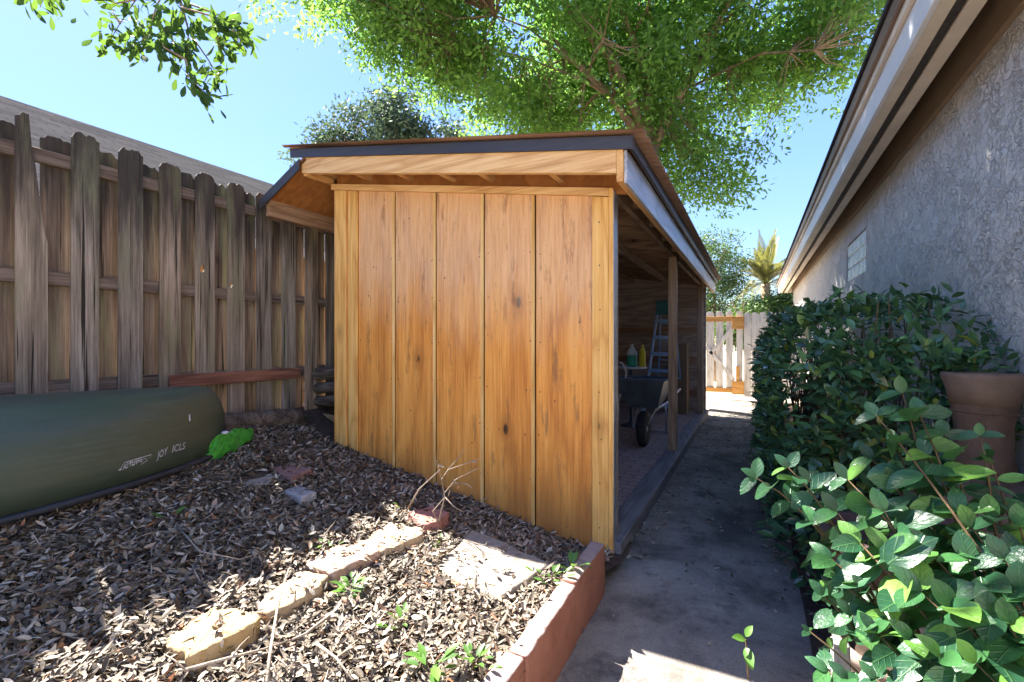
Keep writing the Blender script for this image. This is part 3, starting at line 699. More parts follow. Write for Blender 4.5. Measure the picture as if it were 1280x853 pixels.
slab('edging_stone', [(199, 802), (232, 823), (276, 803), (322, 779), (328, 768), (300, 760), (266, 757)], .052, .13, 'yellow', 'yellowish edging stone nearest the camera in the row of stones', 'edging stone', G)
slab('edging_stone', [(318, 757), (330, 768), (372, 750), (404, 729), (413, 718), (373, 712)], .05, .13, 'tan', 'tan edging stone between the yellow stone and the pinkish one', 'edging stone', G)
slab('edging_stone', [(376, 703), (417, 718), (446, 702), (478, 688), (476, 680), (425, 679)], .048, .12, 'pinkst', 'pinkish edging stone in the middle of the row of stones', 'edging stone', G)
slab('edging_stone', [(443, 679), (478, 690), (506, 679), (531, 668), (528, 660), (489, 652)], .048, .12, 'tan', 'pale edging stone next to the red stone', 'edging stone', G)
slab('edging_stone', [(505, 642), (530, 658), (552, 650), (562, 640), (542, 630)], .062, .13, 'redst', 'red edging stone nearest the shed wall', 'edging stone', G)
slab('edging_stone', [(10, 862), (100, 858), (214, 846), (200, 900), (40, 910)], .045, .08, 'pinkst', 'buried flat pinkish stone at the front of the row of stones', 'edging stone', G)
slab('concrete_slab', [(590, 661), (688, 704), (624, 748), (540, 712)], .030, .09, 'slab', 'worn square concrete slab half covered by dry leaves', 'paving slab', None, .008, 6, .005)
slab('paver', [(335, 585), (362, 580), (390, 586), (364, 597)], .045, .05, 'redpv', 'dull red paver lying in the leaves near the shed', 'paver', 'loose pavers in the leaf litter', .004, 2, .002)
slab('paver', [(297, 602), (330, 592), (349, 597), (315, 608)], .045, .05, 'slab', 'pale dusty paver beside the dull red paver', 'paver', 'loose pavers in the leaf litter', .004, 2, .003)
slab('paver', [(353, 613), (373, 606), (396, 616), (376, 622)], .045, .05, 'greyst', 'small bluish grey paver in front of the red paver', 'paver', 'loose pavers in the leaf litter', .004, 2, .002)
# leaf litter
def litter(n, fpos, lo=.035, hi=.085, tilt=.5):
    P, D, N, L = [], [], [], []
    while len(P) < n:
        x, y, z = fpos()
        a = random.uniform(0, 6.283)
        t = random.gauss(0, tilt); d = Vector((math.cos(a), math.sin(a), math.sin(t) * .6))
        nn = Vector((random.gauss(0, .38), random.gauss(0, .38), 1 if random.random() < .85 else -1))
        P.append((x, y, z + random.random() ** 2 * .035 + .004)); D.append(d); N.append(nn); L.append(random.uniform(lo, hi))
    return np.array(P), np.array([tuple(d) for d in D]), np.array([tuple(d) for d in N]), np.array(L)
def bedpos():
    while True:
        y = .25 + 2.5 * random.random() ** 1.25; x = random.uniform(-3.9, -.76)
        if x < -3.9 * min(1, .55 + .9 * (y - .1)) - .2: continue
        return x, y, bed_z(x, y)
P, D, N, L = litter(84000, bedpos, .011, .056, .75)
WR = rng.uniform(.26, .44, len(L)); tw = rng.random(len(L)) < .12; WR[tw] = .05; L[tw] *= 1.7
def inside(p, x, y):
    r = False
    for a, c in zip(p, p[1:] + p[:1]):
        if (a.y > y) != (c.y > y) and x < (c.x - a.x) * (y - a.y) / (c.y - a.y) + a.x: r = not r
    return r
keep = np.ones(len(P), bool)
for poly, zt in SLABS:
    x0, x1 = min(p.x for p in poly), max(p.x for p in poly); y0, y1 = min(p.y for p in poly), max(p.y for p in poly)
    for i in np.where((P[:, 0] > x0) & (P[:, 0] < x1) & (P[:, 1] > y0) & (P[:, 1] < y1))[0]:
        if inside(poly, P[i, 0], P[i, 1]):
            if mnoise.noise(Vector((P[i, 0] * 9, P[i, 1] * 9, 4))) > .3 and random.random() < .25: P[i, 2] = zt + .002 + random.random() * .008
            elif random.random() < .035: P[i, 2] = zt + .003
            else: keep[i] = False
P, D, N, L, WR = P[keep], D[keep], N[keep], L[keep], WR[keep]
lit = leaves('leaf_litter', P, D, N, L, L * WR, M['litterM'], [(.25, .8), (.6, .95)], rng.normal(.15, .4, len(L)), rng.normal(.05, .22, len(L)))
tag(lit, 'layer of dry brown and grey fallen leaves over the garden bed', 'leaf litter', kind='stuff')
def pathpos():
    while True:
        y = random.uniform(1.6, 9.5); x = random.uniform(-.7, 1.0)
        z = 0.004 if x < .24 else .045
        dn = .9 if x > .24 else (.16 + (.5 if y > 4 else 0) * (1 if x > -.45 else .6))
        if x < .2 and y < 2.6: dn = .03
        if y > 2.8 and (x < -.58 or .1 < x < .24): dn = .8
        if random.random() < dn: return x, y, z
P, D, N, L = litter(4600, pathpos, .02, .05, .3)
P[:, 2] -= .01 * (P[:, 2] > .03)
tag(leaves('path_leaves', P, D, N, L, L * .42, M['litterM'], [(.25, .8), (.6, .95)], rng.normal(.15, .3, len(L)), rng.normal(.05, .15, len(L))), 'scattered small dry leaves on the concrete path and border soil', 'leaf litter', kind='stuff')

EX0, EX1 = -.775, -.70
def edging(y0, y1, h0, h1, dx, label):
    b = MB(); n = 10; top = []
    poly = [(EX0 + dx, y0, -.02), (EX0 + dx, y1, -.02), (EX0 + dx, y1, h1)] + [(EX0 + dx, lerp(y1, y0, i / n), lerp(h1, h0, i / n) + .004 * random.uniform(-1, 1)) for i in range(1, n)] + [(EX0 + dx, y0, h0)]
    b.prism(poly, (EX1 - EX0, 0, 0)); tag(roughen(b.build('edging_block', M['terra'], bevel=.006, segs=2), .009, .009, .07), label, 'edging block', 'terracotta edging blocks along the bed')
edging(1.93, 2.38, .272, .27, .0, 'terracotta edging block nearest the shed corner')
edging(1.42, 1.925, .255, .268, .006, 'terracotta edging block nearest the camera with a dark worn top')
edging(.8, 1.415, .25, .255, 0, 'terracotta edging block running out of the bottom of the picture')

# twigs and sticks
def twig(pxs, r, label, g='loose twigs in the leaf litter', forks=(), name='twig'):
    b = MB(); n = len(pxs); P_ = [on(x, y, z) for x, y, z in pxs]
    b.tube(P_, [r * (1 - .6 * i / (n - 1)) for i in range(n)], 6)
    for f in forks:
        Q = [on(x, y, z) for x, y, z in f]; b.tube(Q, [r * .55 * (1 - .6 * i / (len(Q) - 1)) for i in range(len(Q))], 5)
    tag(b.build(name, M['twig'], smooth=True), label, 'twig', g)
twig([(333, 860, .38), (338, 815, .40), (346, 765, .42), (353, 735, .41), (361, 712, .39)], .006, 'long pale stick standing across the tan edging stone')
twig([(232, 838, .36), (290, 822, .36), (330, 812, .345), (366, 800, .33)], .006, 'bent twig lying in front of the yellowish edging stone', forks=[[(232, 838, .36), (218, 826, .37), (205, 818, .385)], [(290, 822, .36), (300, 808, .38), (312, 796, .39)]])
twig([(412, 770, .31), (382, 793, .31), (358, 803, .31)], .007, 'short thick stick below the tan edging stone')
twig([(395, 805, .30), (420, 823, .29), (440, 850, .29)], .006, 'dark twig near the bottom of the picture', forks=[[(420, 823, .29), (436, 812, .3), (448, 808, .3)]])
twig([(225, 610, .44), (260, 598, .46), (290, 592, .47)], .005, 'thin twig in the shaded leaves by the canoe')
twig([(60, 700, .43), (130, 690, .43), (185, 668, .44), (240, 660, .43)], .007, 'long dark twig across the shaded leaves')
twig([(268, 700, .385), (262, 662, .40), (268, 648, .41)], .006, 'curved dark twig in the middle of the shaded leaves')
twig([(205, 640, .45), (250, 690, .42), (300, 700, .40), (330, 690, .39)], .004, 'thin dark twig above the row of stones')
dp = [at(508, 640, 2.62), at(524, 612, 2.6), at(550, 588, 2.55)]
db = MB(); db.tube(dp, [.006, .004, .0025], 6)
for f in [((548, 655), (556, 622), (552, 600), (560, 588), (600, 574)), ((555, 618), (570, 600), (585, 592), (598, 586)), ((552, 600), (546, 580), (544, 572)), ((556, 622), (566, 633), (578, 640)), ((560, 588), (576, 570), (580, 560)), ((566, 604), (584, 606), (590, 611)), ((548, 655), (541, 640), (556, 622))]:
    Q = [at(x, y, 2.6 - .02 * i) for i, (x, y) in enumerate(f)]; db.tube(Q, [.0042 * (1 - .65 * i / (len(Q) - 1)) for i in range(len(Q))], 5)
dead = empty('dead_branch', at(548, 655, 2.62), 'pale dead branch with fine twigs standing by the red edging stone', 'branch')
db.build('branchwork', M['twig'], dead, smooth=True)
P, D, N = [], [], []
for x, y in ((556, 585), (566, 598), (574, 603), (581, 609), (563, 612), (588, 577), (546, 583)):
    P.append(at(x, y, 2.58)); D.append((random.uniform(-1, 1), random.uniform(-1, 1), random.uniform(-1, .2))); N.append((random.uniform(-1, 1), random.uniform(-1, 1), .6))
leaves('leaves', P, D, N, .045, .012, M['litterM'], [(.3, .8), (.65, .8)], .3, .2, parent=dead)

# weeds
def weed(px, py, z, n, size, label, spread=.06):
    c = on(px, py, z); o = empty('weed', c, label, 'weed', 'small green weeds in the leaf litter')
    P, D, N = [], [], []
    for i in range(n):
        a = random.uniform(0, 6.28); e = random.uniform(.2, 1.1); rr = random.uniform(0, spread)
        P.append(c + Vector((math.cos(a) * rr, math.sin(a) * rr, random.uniform(.0, .05)))); D.append((math.cos(a), math.sin(a), e)); N.append((-math.cos(a) * .4, -math.sin(a) * .4, 1))
    L = rng.uniform(.6, 1.2, n) * size
    leaves('foliage', P, D, N, L, L * .45, M['weed'], [(.25, .75), (.6, .9)], .25, -.2, parent=o)
    b = MB()
    for i in range(0, n, 2): b.tube([c - Vector((0, 0, .02)), P[i]], .0012, 4)
    b.build('stem', M['stem'], o)
weed(440, 742, .27, 26, .055, 'green weed clump beside the tan edging stone')
weed(503, 783, .25, 9, .05, 'small broad leaved weed in the sunlit leaves')
weed(540, 838, .25, 12, .07, 'dark leaved weed at the bottom of the sunlit leaves')
weed(592, 832, .24, 16, .05, 'low weed by the near terracotta edging block')
weed(690, 730, .23, 24, .045, 'weed tuft between the concrete slab and the terracotta edging', .1)
weed(715, 712, .24, 6, .075, 'bright broad leaf weed at the top of the terracotta edging')
weed(548, 690, .26, 9, .03, 'tiny weed on the edge of the concrete slab')
weed(410, 690, .32, 7, .035, 'tiny weed behind the row of edging stones')
weed(217, 655, .44, 5, .055, 'single dark green seedling in the shaded leaves')
weed(200, 622, .46, 3, .04, 'very small seedling near the canoe')
weed(352, 508, .66, 12, .05, 'pale green seedling at the foot of the fence', .04)
weed(382, 528, .60, 14, .05, 'pale green seedling beside the timber stack', .05)
weed(508, 640, .32, 6, .03, 'tiny weed beside the red edging stone')

# ------------------------------------------------------------------ things in the shed
# wheelbarrow: nose towards the camera
wb = empty('wheelbarrow', (-1.28, 6.2, .056), 'dark wheelbarrow parked nose out in the shed', 'wheelbarrow')
wc = Vector((-1.2, 5.72, .056 + .215))
Mx = Matrix.Rotation(R(90), 3, 'Y')
b = MB(); b.lathe([(.13, -.045), (.19, -.05), (.213, -.03), (.217, 0), (.213, .03), (.19, .05), (.13, .045)], wc, 28, 0, Mx); b.build('wheel', M['rubber'], wb, smooth=True)
wheel = [o for o in wb.children][0]
b = MB(); b.lathe([(.0, -.05), (.03, -.05), (.04, -.02), (.128, -.03), (.128, .03), (.04, .02), (.03, .05), (0, .05)], wc, 20, 0, Mx); b.build('rim', M['steel'], wheel, smooth=False)
zt = .88
topc = [(-1.62, 5.62, zt), (-.94, 5.62, zt), (-.98, 6.75, zt - .05), (-1.58, 6.75, zt - .05)]; botc = [(-1.42, 5.95, .5), (-1.08, 5.95, .5), (-1.1, 6.6, .53), (-1.4, 6.6, .53)]
b = MB(); b.add(topc + botc, [(0, 1, 5, 4), (1, 2, 6, 5), (2, 3, 7, 6), (3, 0, 4, 7), (4, 5, 6, 7)])
tr = b.build('tray', M['tray'], wb); md = tr.modifiers.new('thickness', 'SOLIDIFY'); md.thickness = .006
b = MB(); b.tube([Vector(p) for p in topc + topc[:1]], .014, 8); b.build('tray_lip', M['tray'], tr, smooth=True)
for s in (-1, 1):
    b = MB(); b.tube([(-1.25 + s * .07, 5.72, .27), (-1.25 + s * .12, 6.1, .46), (-1.25 + s * .2, 6.7, .5), (-1.25 + s * .26, 7.3, .62)], .016, 8); b.build('handle', M['steel'], wb, smooth=True)
    b = MB(); b.tube([(-1.25 + s * .18, 6.5, .5), (-1.25 + s * .19, 6.55, .07), (-1.25 + s * .19, 6.72, .07), (-1.25 + s * .2, 6.75, .52)], .014, 8); b.build('leg', M['steel'], wb, smooth=True)
b = MB(); b.tube([(-1.44, 6.63, .09), (-1.06, 6.63, .09)], .012, 8); b.build('cross_brace', M['steel'], wb)
# stepladder
ld = empty('stepladder', (-1.45, 7.9, .056), 'grey stepladder with teal top standing in the shed', 'stepladder')
pt, pb = at(831, 380, 7.55), at(800, 518, 7.3)
lw_t, lw_b = .13, .25
cxt = at(834, 380, 7.75).x; cxb = at(823, 510, 7.3).x; ztop = pt.z; z0 = .056; yf = 7.55; yt = 8.0
for s in (-1, 1):
    b = MB(); b.beam((cxb + s * lw_b, yf, z0), (cxt + s * lw_t, yt, ztop), .03, .075, (0, 1, 0)); b.build('rail', M['alu'], ld, bevel=.004)
    b = MB(); b.beam((cxb + s * (lw_b - .02), 8.75, z0), (cxt + s * (lw_t - .03), yt + .06, ztop - .02), .025, .03, (0, 1, 0)); b.build('rear_leg', M['alu'], ld, bevel=.003)
for i in range(1, 7):
    t = i / 7; cx = lerp(cxb, cxt, t); z = lerp(z0, ztop, t); y = lerp(yf, yt, t); w_ = lerp(lw_b, lw_t, t)
    b = MB(); b.box(cx - w_, y - .045, z - .012, cx + w_, y + .045, z + .012); b.box(cx - w_, y - .047, z - .045, cx + w_, y - .04, z + .0); b.build('step', M['alu'], ld, bevel=.003)
for i in range(1, 6):
    t = i / 6; cx = lerp(cxb, cxt, t); b = MB(); y = lerp(8.75, yt + .06, t); w_ = lerp(lw_b, lw_t, t) - .03; z = lerp(z0, ztop, t)
    b.box(cx - w_, y - .012, z - .012, cx + w_, y + .012, z + .012); b.build('rear_rung', M['alu'], ld)
cx = cxt; b = MB(); b.box(cx - .15, yt - .12, ztop, cx + .15, yt + .16, ztop + .05); b.box(cx - .145, yt - .1, ztop - .18, cx + .145, yt - .085, ztop); b.build('top_cap', M['teal'], ld, bevel=.012, segs=2)
# round table with bottles
tz = .93; tp = at(789, 459, 6.95)
tb = empty('side_table', (tp.x, tp.y, .056), 'small round white table behind the wheelbarrow', 'table')
b = MB(); b.lathe([(0, -.012), (.22, -.012), (.235, -.004), (.235, .01), (.225, .016), (0, .016)], (tp.x, tp.y, tp.z - .016), 32); b.build('table_top', M['whitepl'], tb, smooth=False)
b = MB(); b.lathe([(.16, 0), (.15, .02), (.03, .05), (.022, .1), (.022, tp.z - .12), (.06, tp.z - .085)], (tp.x, tp.y, .056), 20); b.build('pedestal', M['tray'], tb, smooth=True)
j = at(790, 457, 6.95); jz = tp.z
jug = empty('jug', (j.x, j.y, jz), 'milky jug half full of green liquid on the round table', 'jug')
b = MB(); b.lathe([(0, .001), (.07, .001), (.078, .012), (.078, .175), (0, .175)], (j.x, j.y, jz), 24); b.build('jug_body', M['jugG'], jug, smooth=False)
b = MB(); b.lathe([(.078, .1755), (.077, .2), (.06, .245), (.032, .29), (.02, .3), (.02, .315), (0, .315)], (j.x, j.y, jz), 24); b.build('jug_shoulder', M['jugW'], jug, smooth=True)
b = MB(); b.lathe([(.023, .3155), (.023, .34), (0, .34)], (j.x, j.y, jz), 16); b.build('cap', M['whitepl'], jug)
b = MB(); b.tube([(j.x + .05, j.y - .05, jz + .15), (j.x + .075, j.y - .075, jz + .19), (j.x + .06, j.y - .06, jz + .25), (j.x + .03, j.y - .03, jz + .28)], .010, 8); b.build('handle', M['jugW'], jug, smooth=True)
j2 = at(803, 456, 6.85)
bt = empty('bottle', (j2.x, j2.y, jz), 'yellow plastic bottle beside the green jug', 'bottle')
b = MB(); b.lathe([(0, .001), (.044, .001), (.048, .01), (.048, .2), (.044, .24), (.024, .285), (.018, .29), (0, .29)], (j2.x, j2.y, jz), 22); b.build('bottle_body', M['yel'], bt, smooth=True)
b = MB(); b.lathe([(.021, .2905), (.021, .325), (.012, .33), (0, .33)], (j2.x, j2.y, jz), 16); b.build('cap', M['yel'], bt)
# hose / cable loop at the left
q = [at(771, 452, 5.9), at(778, 455, 5.9), at(783, 466, 5.95), at(780, 484, 5.9), at(773, 500, 5.8)]
b = MB(); b.tube([(q[4].x, q[4].y, .06)] + q[::-1] + [(q[0].x - .15, q[0].y + .05, q[0].z - .15), (q[0].x - .25, q[0].y + .05, .06)], .012, 8); tag(b.build('garden_hose', M['steel'], smooth=True), 'looped pale hose left of the wheelbarrow', 'hose')
# box behind the post
c = at(858, 470, 8.1)
b = MB(); b.box(c.x - .17, c.y - .1, .056, c.x + .02, c.y + .25, 1.31); tag(b.build('cardboard_box', M['card'], bevel=.006), 'tall brown cardboard box against the end wall of the shed', 'box')

# ------------------------------------------------------------------ gate at the end of the path
GY = 11.9
gate = empty('picket_gate', (-.6, GY, 0), 'aged white picket gate with raw orange rails and crossed braces', 'gate')
z0g, z1g = .16, onY(900, 390, GY).z
for a, c in ((848, 857), (860, 869), (871.5, 881), (883, 892.5), (895, 904), (907.5, 916), (920.5, 928.5)):
    x0, x1 = onY(a, 427, GY).x, onY(c, 427, GY).x
    b = MB(); e = (x1 - x0) * .22
    b.prism([(x0, GY, z0g + random.uniform(-.02, .02)), (x1, GY, z0g), (x1, GY, z1g - .05), (x1 - e, GY, z1g), (x0 + e, GY, z1g), (x0, GY, z1g - .05)], (0, .02, 0)); b.build('picket', M['white'], gate, bevel=.002)
xa, xb = onY(848, 427, GY).x, onY(929, 427, GY).x
za, zb = onY(900, 399.5, GY).z, onY(900, 488, GY).z
for z in (za, zb): b = MB(); b.box(xa, GY - .04, z - .055, onY(915, 427, GY).x, GY - .002, z + .055); b.build('rail', M['gateW'], gate, bevel=.003)
for y0_, y1_ in ((397, 412), (476, 492.5)):
    b = MB(); b.box(onY(915, 427, GY).x + .001, GY - .075, onY(900, y1_, GY).z, xb + .02, GY - .003, onY(900, y0_, GY).z); b.build('corner_block', M['gateW'], gate, bevel=.004)
b = MB(); b.box(onY(920, 427, GY).x, GY - .05, onY(900, 475.5, GY).z, onY(924.5, 427, GY).x, GY - .003, onY(900, 458, GY).z); b.build('latch_block', M['gateW'], gate, bevel=.003)
for p, q in (((882, 434), (918, 476)), ((888, 443), (916, 411))):
    P_, Q_ = onY(*p, GY - .02), onY(*q, GY - .02); b = MB(); b.beam(P_, Q_, .03, .085, (0, 0, 1)); b.build('brace', M['white'], gate, bevel=.003)
panel = empty('picket_fence', (.4, GY, 0), 'aged white picket fence panel right of the gate', 'fence')
px_ = 929.5; x = onY(929.6, 427, GY).x + .006
while x < 1.35:
    b = MB(); b.prism([(x, GY + .005, .05), (x + .15, GY + .005, .05), (x + .15, GY + .005, z1g - .10), (x + .12, GY + .005, z1g - .05), (x + .03, GY + .005, z1g - .05), (x, GY + .005, z1g - .10)], (0, .02, 0)); b.build('picket', M['white'], panel, bevel=.002); x += .156
for z in (.45, 1.65): b = MB(); b.box(onY(930, 427, GY).x, GY + .026, z, 1.35, GY + .06, z + .09); b.build('rail', M['white'], panel, bevel=.002)

# ------------------------------------------------------------------ house on the right
house = empty('house', (3, 7, 0), 'grey stucco house wall with white fascia and brown soffit along the path', 'house')
HX, HY0, HY1 = 1.0, -1.5, 15.3
w0, w1 = onX(1058, 427, HX).y, onX(1082.5, 427, HX).y   # glass block window, far and near jamb
wz0, wz1 = onX(1070, 347, HX).z, onX(1070, 297, HX).z
b = MB()
for (ya, yb, za_, zb_) in ((HY0, w1, -.05, 3.05), (w0, HY1, -.05, 3.05), (w1, w0, -.05, wz0), (w1, w0, wz1, 3.05)): b.box(HX, ya, za_, HX + .2, yb, zb_)
b.box(HX + .2005, HY1 - .2, -.05, 7, HY1, 3.05); b.box(HX + .2005, HY0, -.05, 7, HY0 + .2, 3.05)
b.build('wall', M['stucco'], house)
win = empty('window', (HX, (w0 + w1) / 2, wz0)); win.parent = house; win.location = Vector((HX, (w0 + w1) / 2, wz0)) - house.location
b = MB(); ny, nz = 5, 3; gy = (w0 - w1) / ny; gz = (wz1 - wz0) / nz
for i in range(ny):
    for k_ in range(nz): b.box(HX + .012, w1 + i * gy + .008, wz0 + k_ * gz + .008, HX + .09, w1 + (i + 1) * gy - .008, wz0 + (k_ + 1) * gz - .008)
b.build('glass_blocks', M['glass'], win, bevel=.012, segs=2)
b = MB()
for i in range(ny + 1): b.box(HX + .02, w1 + i * gy - .0075, wz0, HX + .085, w1 + i * gy + .0075, wz1)
for k_ in range(nz + 1): b.box(HX + .021, w1 + .008, wz0 + k_ * gz - .0075, HX + .084, w0 - .008, wz0 + k_ * gz + .0075)
b.build('frame', M['mortar'], win)
SZ = CAMZ + 1.39
b = MB(); b.box(HX - .03, HY0, SZ + .0, HX - .001, HY1, SZ + .36); b.build('frieze_board', M['frieze'], house)
b = MB(); b.box(.67, HY0, SZ, .73, HY1, SZ + .012); b.build('soffit', M['soffit'], house)
b = MB(); b.box(.732, HY0, SZ + .006, .772, HY1, SZ + .012); b.build('soffit_vent', M['vent'], house)
b = MB(); b.box(.774, HY0, SZ - .002, .842, HY1, SZ + .012); b.build('soffit', M['soffit'], house)
b = MB(); b.box(.843, HY0, SZ + .24, HX - .031, HY1, SZ + .25); b.build('soffit', M['frieze'], house)
b = MB(); b.box(.828, HY0, SZ + .013, .842, HY1, SZ + .25); b.build('soffit_beam', M['frieze'], house)
b = MB(); b.box(.645, HY0, SZ - .012, .668, HY1, SZ + .195); b.build('fascia', M['fasciaP'], house, bevel=.002)
b = MB(); b.box(.622, HY0, SZ + .145, .644, HY1 + .02, SZ + .215); b.build('roof_trim', M['soffit'], house, bevel=.002)
b = MB(); b.box(.60, HY0, SZ + .19, .6215, HY1 + .03, SZ + .27); b.build('drip_edge', M['roofedge'], house, bevel=.003)
b = MB(); b.prism([(.585, HY0, SZ + .271), (4.2, HY0, SZ + 1.70), (4.2, HY0, SZ + 1.73), (.585, HY0, SZ + .30)], (0, HY1 + .05 - HY0, 0)); b.build('roof', M['shingle'], house)
b = MB(); b.box(.668, HY1 + .001, SZ - .0, 1.2, HY1 + .02, SZ + .45); b.build('gable_return', M['soffit'], house)

# ------------------------------------------------------------------ neighbour's house beyond the fence
nb_ = empty('neighbour_house', (-10, 2, 0), 'neighbouring house with long grey shingle roof beyond the fence', 'house')
RX, RZ, EX_, EZ = -10.0, CAMZ + 3.69, -6.0, 2.75
hy1 = 6.8
b = MB(); b.add([(RX, -14, RZ), (RX, hy1, RZ), (EX_, hy1 + 4, EZ), (EX_, -14, EZ), (-14, hy1 + 4, EZ), (-14, -14, EZ)], [(0, 3, 2, 1), (1, 2, 4), (0, 1, 4, 5), (5, 4, 2, 3), (0, 5, 3)]); b.build('roof', M['shingle'], nb_)
b = MB(); b.box(-13.5, -13.5, -.05, -6.5, hy1 + 3.5, EZ - .01); b.build('wall', M['peach'], nb_)
b = MB(); b.box(-6.02, -14, EZ - .14, -5.985, hy1 + 4, EZ - .005); b.build('fascia', M['white'], nb_)

# ------------------------------------------------------------------ trees
def unit(n):
    v = rng.normal(size=(n, 3)); return norm(v)
def crown_clumps(ells, n, gap=.0, seed=0):
    """clump centres filling a set of ellipsoids (centre, radii), denser near the shell, with noise gaps"""
    out = []; vol = np.array([e[1][0] * e[1][1] * e[1][2] for e in ells]) ** .8; pr = vol / vol.sum()
    while len(out) < n:
        e = ells[rng.choice(len(ells), p=pr)]; c, r = e[:2]
        d = unit(1)[0] * (rng.random() ** .42)
        p = np.array(c) + d * np.array(r)
        if len(e) < 3 and mnoise.noise(Vector(p * .75) + Vector((seed, 0, 0))) < -gap: continue
        out.append(p)
    return np.array(out)
def crown(name, clumps, per, sig, L0, mat, parent, wr=.42, droop=.25, rows=None, fold=0., flat=.65, extra=None):
    n = len(clumps) * per; c = np.repeat(clumps, per, 0)
    off = rng.normal(size=(n, 3)) * sig * np.array([1, 1, flat])
    axis = np.repeat(unit(len(clumps)), per, 0)
    D = norm(off) * .6 + axis * .5 + rng.normal(size=(n, 3)) * .45; D[:, 2] -= droop
    N = rng.normal(size=(n, 3)) * .7; N[:, 2] += .6
    L = rng.uniform(.65, 1.25, n) * L0
    return leaves(name, c + off, D, N, L, L * wr, mat, rows, fold, 0, parent, extra=extra)
def limb(b, p, q, r0, r1, n=7, wob=.12, seed=0, ns=9):
    pts = []; p, q = Vector(p), Vector(q); ln = (q - p).length
    for i in range(n + 1):
        t = i / n; v = p.lerp(q, t); a = math.sin(math.pi * t)
        v += Vector((mnoise.noise(Vector((t * 3, seed, 0))), mnoise.noise(Vector((t * 3, seed, 5))), .6 * mnoise.noise(Vector((t * 3, seed, 9))) + .5)) * (wob * ln * a)
        pts.append(v)
    b.tube(pts, [lerp(r0, r1, (i / n) ** .8) for i in range(n + 1)], ns); return pts
def tree(name, base, fork, ells, nclump, per, sig, L0, mat, label, r0=.2, gap=.15, droop=.25, limbs=7, group=None, seed=1, twigs=True, fork_r=None, extra=()):
    o = empty(name, base, label, 'tree', group)
    cl = crown_clumps(ells, nclump, gap, seed)
    tr = MB(); base, fork = Vector(base), Vector(fork)
    limb(tr, base - Vector((0, 0, .1)), fork, r0, r0 * .75, 6, .05, seed)
    segs = []
    for i, (c, r) in enumerate([e[:2] for e in sorted(ells, key=lambda e: -e[1][0])[:limbs]]):
        pts = limb(tr, fork - Vector((0, 0, .15 * i / max(1, limbs))), Vector(c) + Vector((0, 0, -.1 * r[2])), r0 * .55, r0 * .12, 8, .10, seed + i * 3.1, 8); segs += pts[2:]
        for k in range(5):
            d = unit(1)[0]; e = Vector(c) + Vector(d * np.array(r) * .75); st = pts[random.randint(3, 8)]
            pp = limb(tr, st, e, r0 * .16, .012, 5, .12, seed + i + k * 1.7, 6); segs += pp[1:]
    tr.build('trunk', M['bark'], o, smooth=True)
    ex = None
    if twigs:
        S = np.array([tuple(v) for v in segs]); tw = MB()
        for p in cl[::2]:
            d = np.linalg.norm(S - p, axis=1); k = int(d.argmin())
            if d[k] < 2.2: tw.tube([S[k], (S[k] + p) / 2 + rng.normal(size=3) * .07, p], [.014, .009, .004], 4, cap=False)
        if tw.f: ex = (tw, M['bark'])
    crown('crown', cl, per, sig, L0, mat, o, droop=droop, extra=ex)
    return o
def ell(px, py, d, rpx, fz=1., fd=1.):
    r = rpx * d / FPX; return (tuple(at(px, py, d)), (r * (CY + SY * fd) / 1.2, r * (CY * fd + SY) / 1.2, r * fz))
oak_e = [ell(690, 30, 9.0, 170), ell(880, 60, 9.5, 165), ell(1000, 10, 9.0, 120), ell(860, 175, 10.2, 95), ell(535, -35, 8.6, 130), ell(655, 125, 10.5, 85, 1.), ell(430, -75, 8.2, 120),
         ell(760, -190, 8.6, 230), ell(985, 90, 9.5, 85), ell(888, 225, 9.8, 34), ell(560, 45, 9., 70), ell(470, 0, 8.4, 70), ell(520, 52, 8.8, 52), ell(598, 105, 9.4, 55), ell(690, 140, 9.6, 75), ell(905, 246, 10.4, 34), ell(780, 160, 11, 60), ell(1000, -190, 8, 170), ell(760, 110, 11.5, 110), ell(540, -230, 8, 180), ((-3.2, 3.9, 6.7), (2.0, 1.6, .9), 1), ((-3.4, 3.6, 6.5), (1.6, 1., .7), 1), ((-2.4, 3.9, 6.6), (1.5, 1., .7), 1), ((-4.0, 3.9, 7.), (1.4, 1., .7), 1), ((-3.8, 2.4, 6.8), (1., .9, .5), 1), ((-4.3, 5.5, 7.2), (2., 1.6, 1.0), 1)]  # lobes ending this list, mostly unseen, added to shade house wall and plants
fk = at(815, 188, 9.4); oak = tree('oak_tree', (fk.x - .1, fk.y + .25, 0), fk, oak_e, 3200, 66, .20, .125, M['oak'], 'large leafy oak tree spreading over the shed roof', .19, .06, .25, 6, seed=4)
far_e = [ell(480, 172, 17, 50, .7), ell(430, 172, 17, 30, .7), ell(528, 168, 17, 34, .8), ell(490, 136, 17, 26, .9), ell(398, 162, 17, 17), ell(445, 142, 17, 15), ell(372, 206, 17, 12), ell(555, 190, 17, 40), ell(545, 136, 17, 14), ell(415, 190, 17, 26), ell(520, 120, 17, 12)]
tree('oak_tree', tuple(on(490, 470, 0)[:2]) + (0,) if False else (at(490, 427, 17).x, at(490, 427, 17).y, 0), at(490, 230, 17), far_e, 270, 44, .24, .19, M['oakfar'], 'smaller bluish tree far behind the shed roof', .2, .02, .2, 5, seed=9)
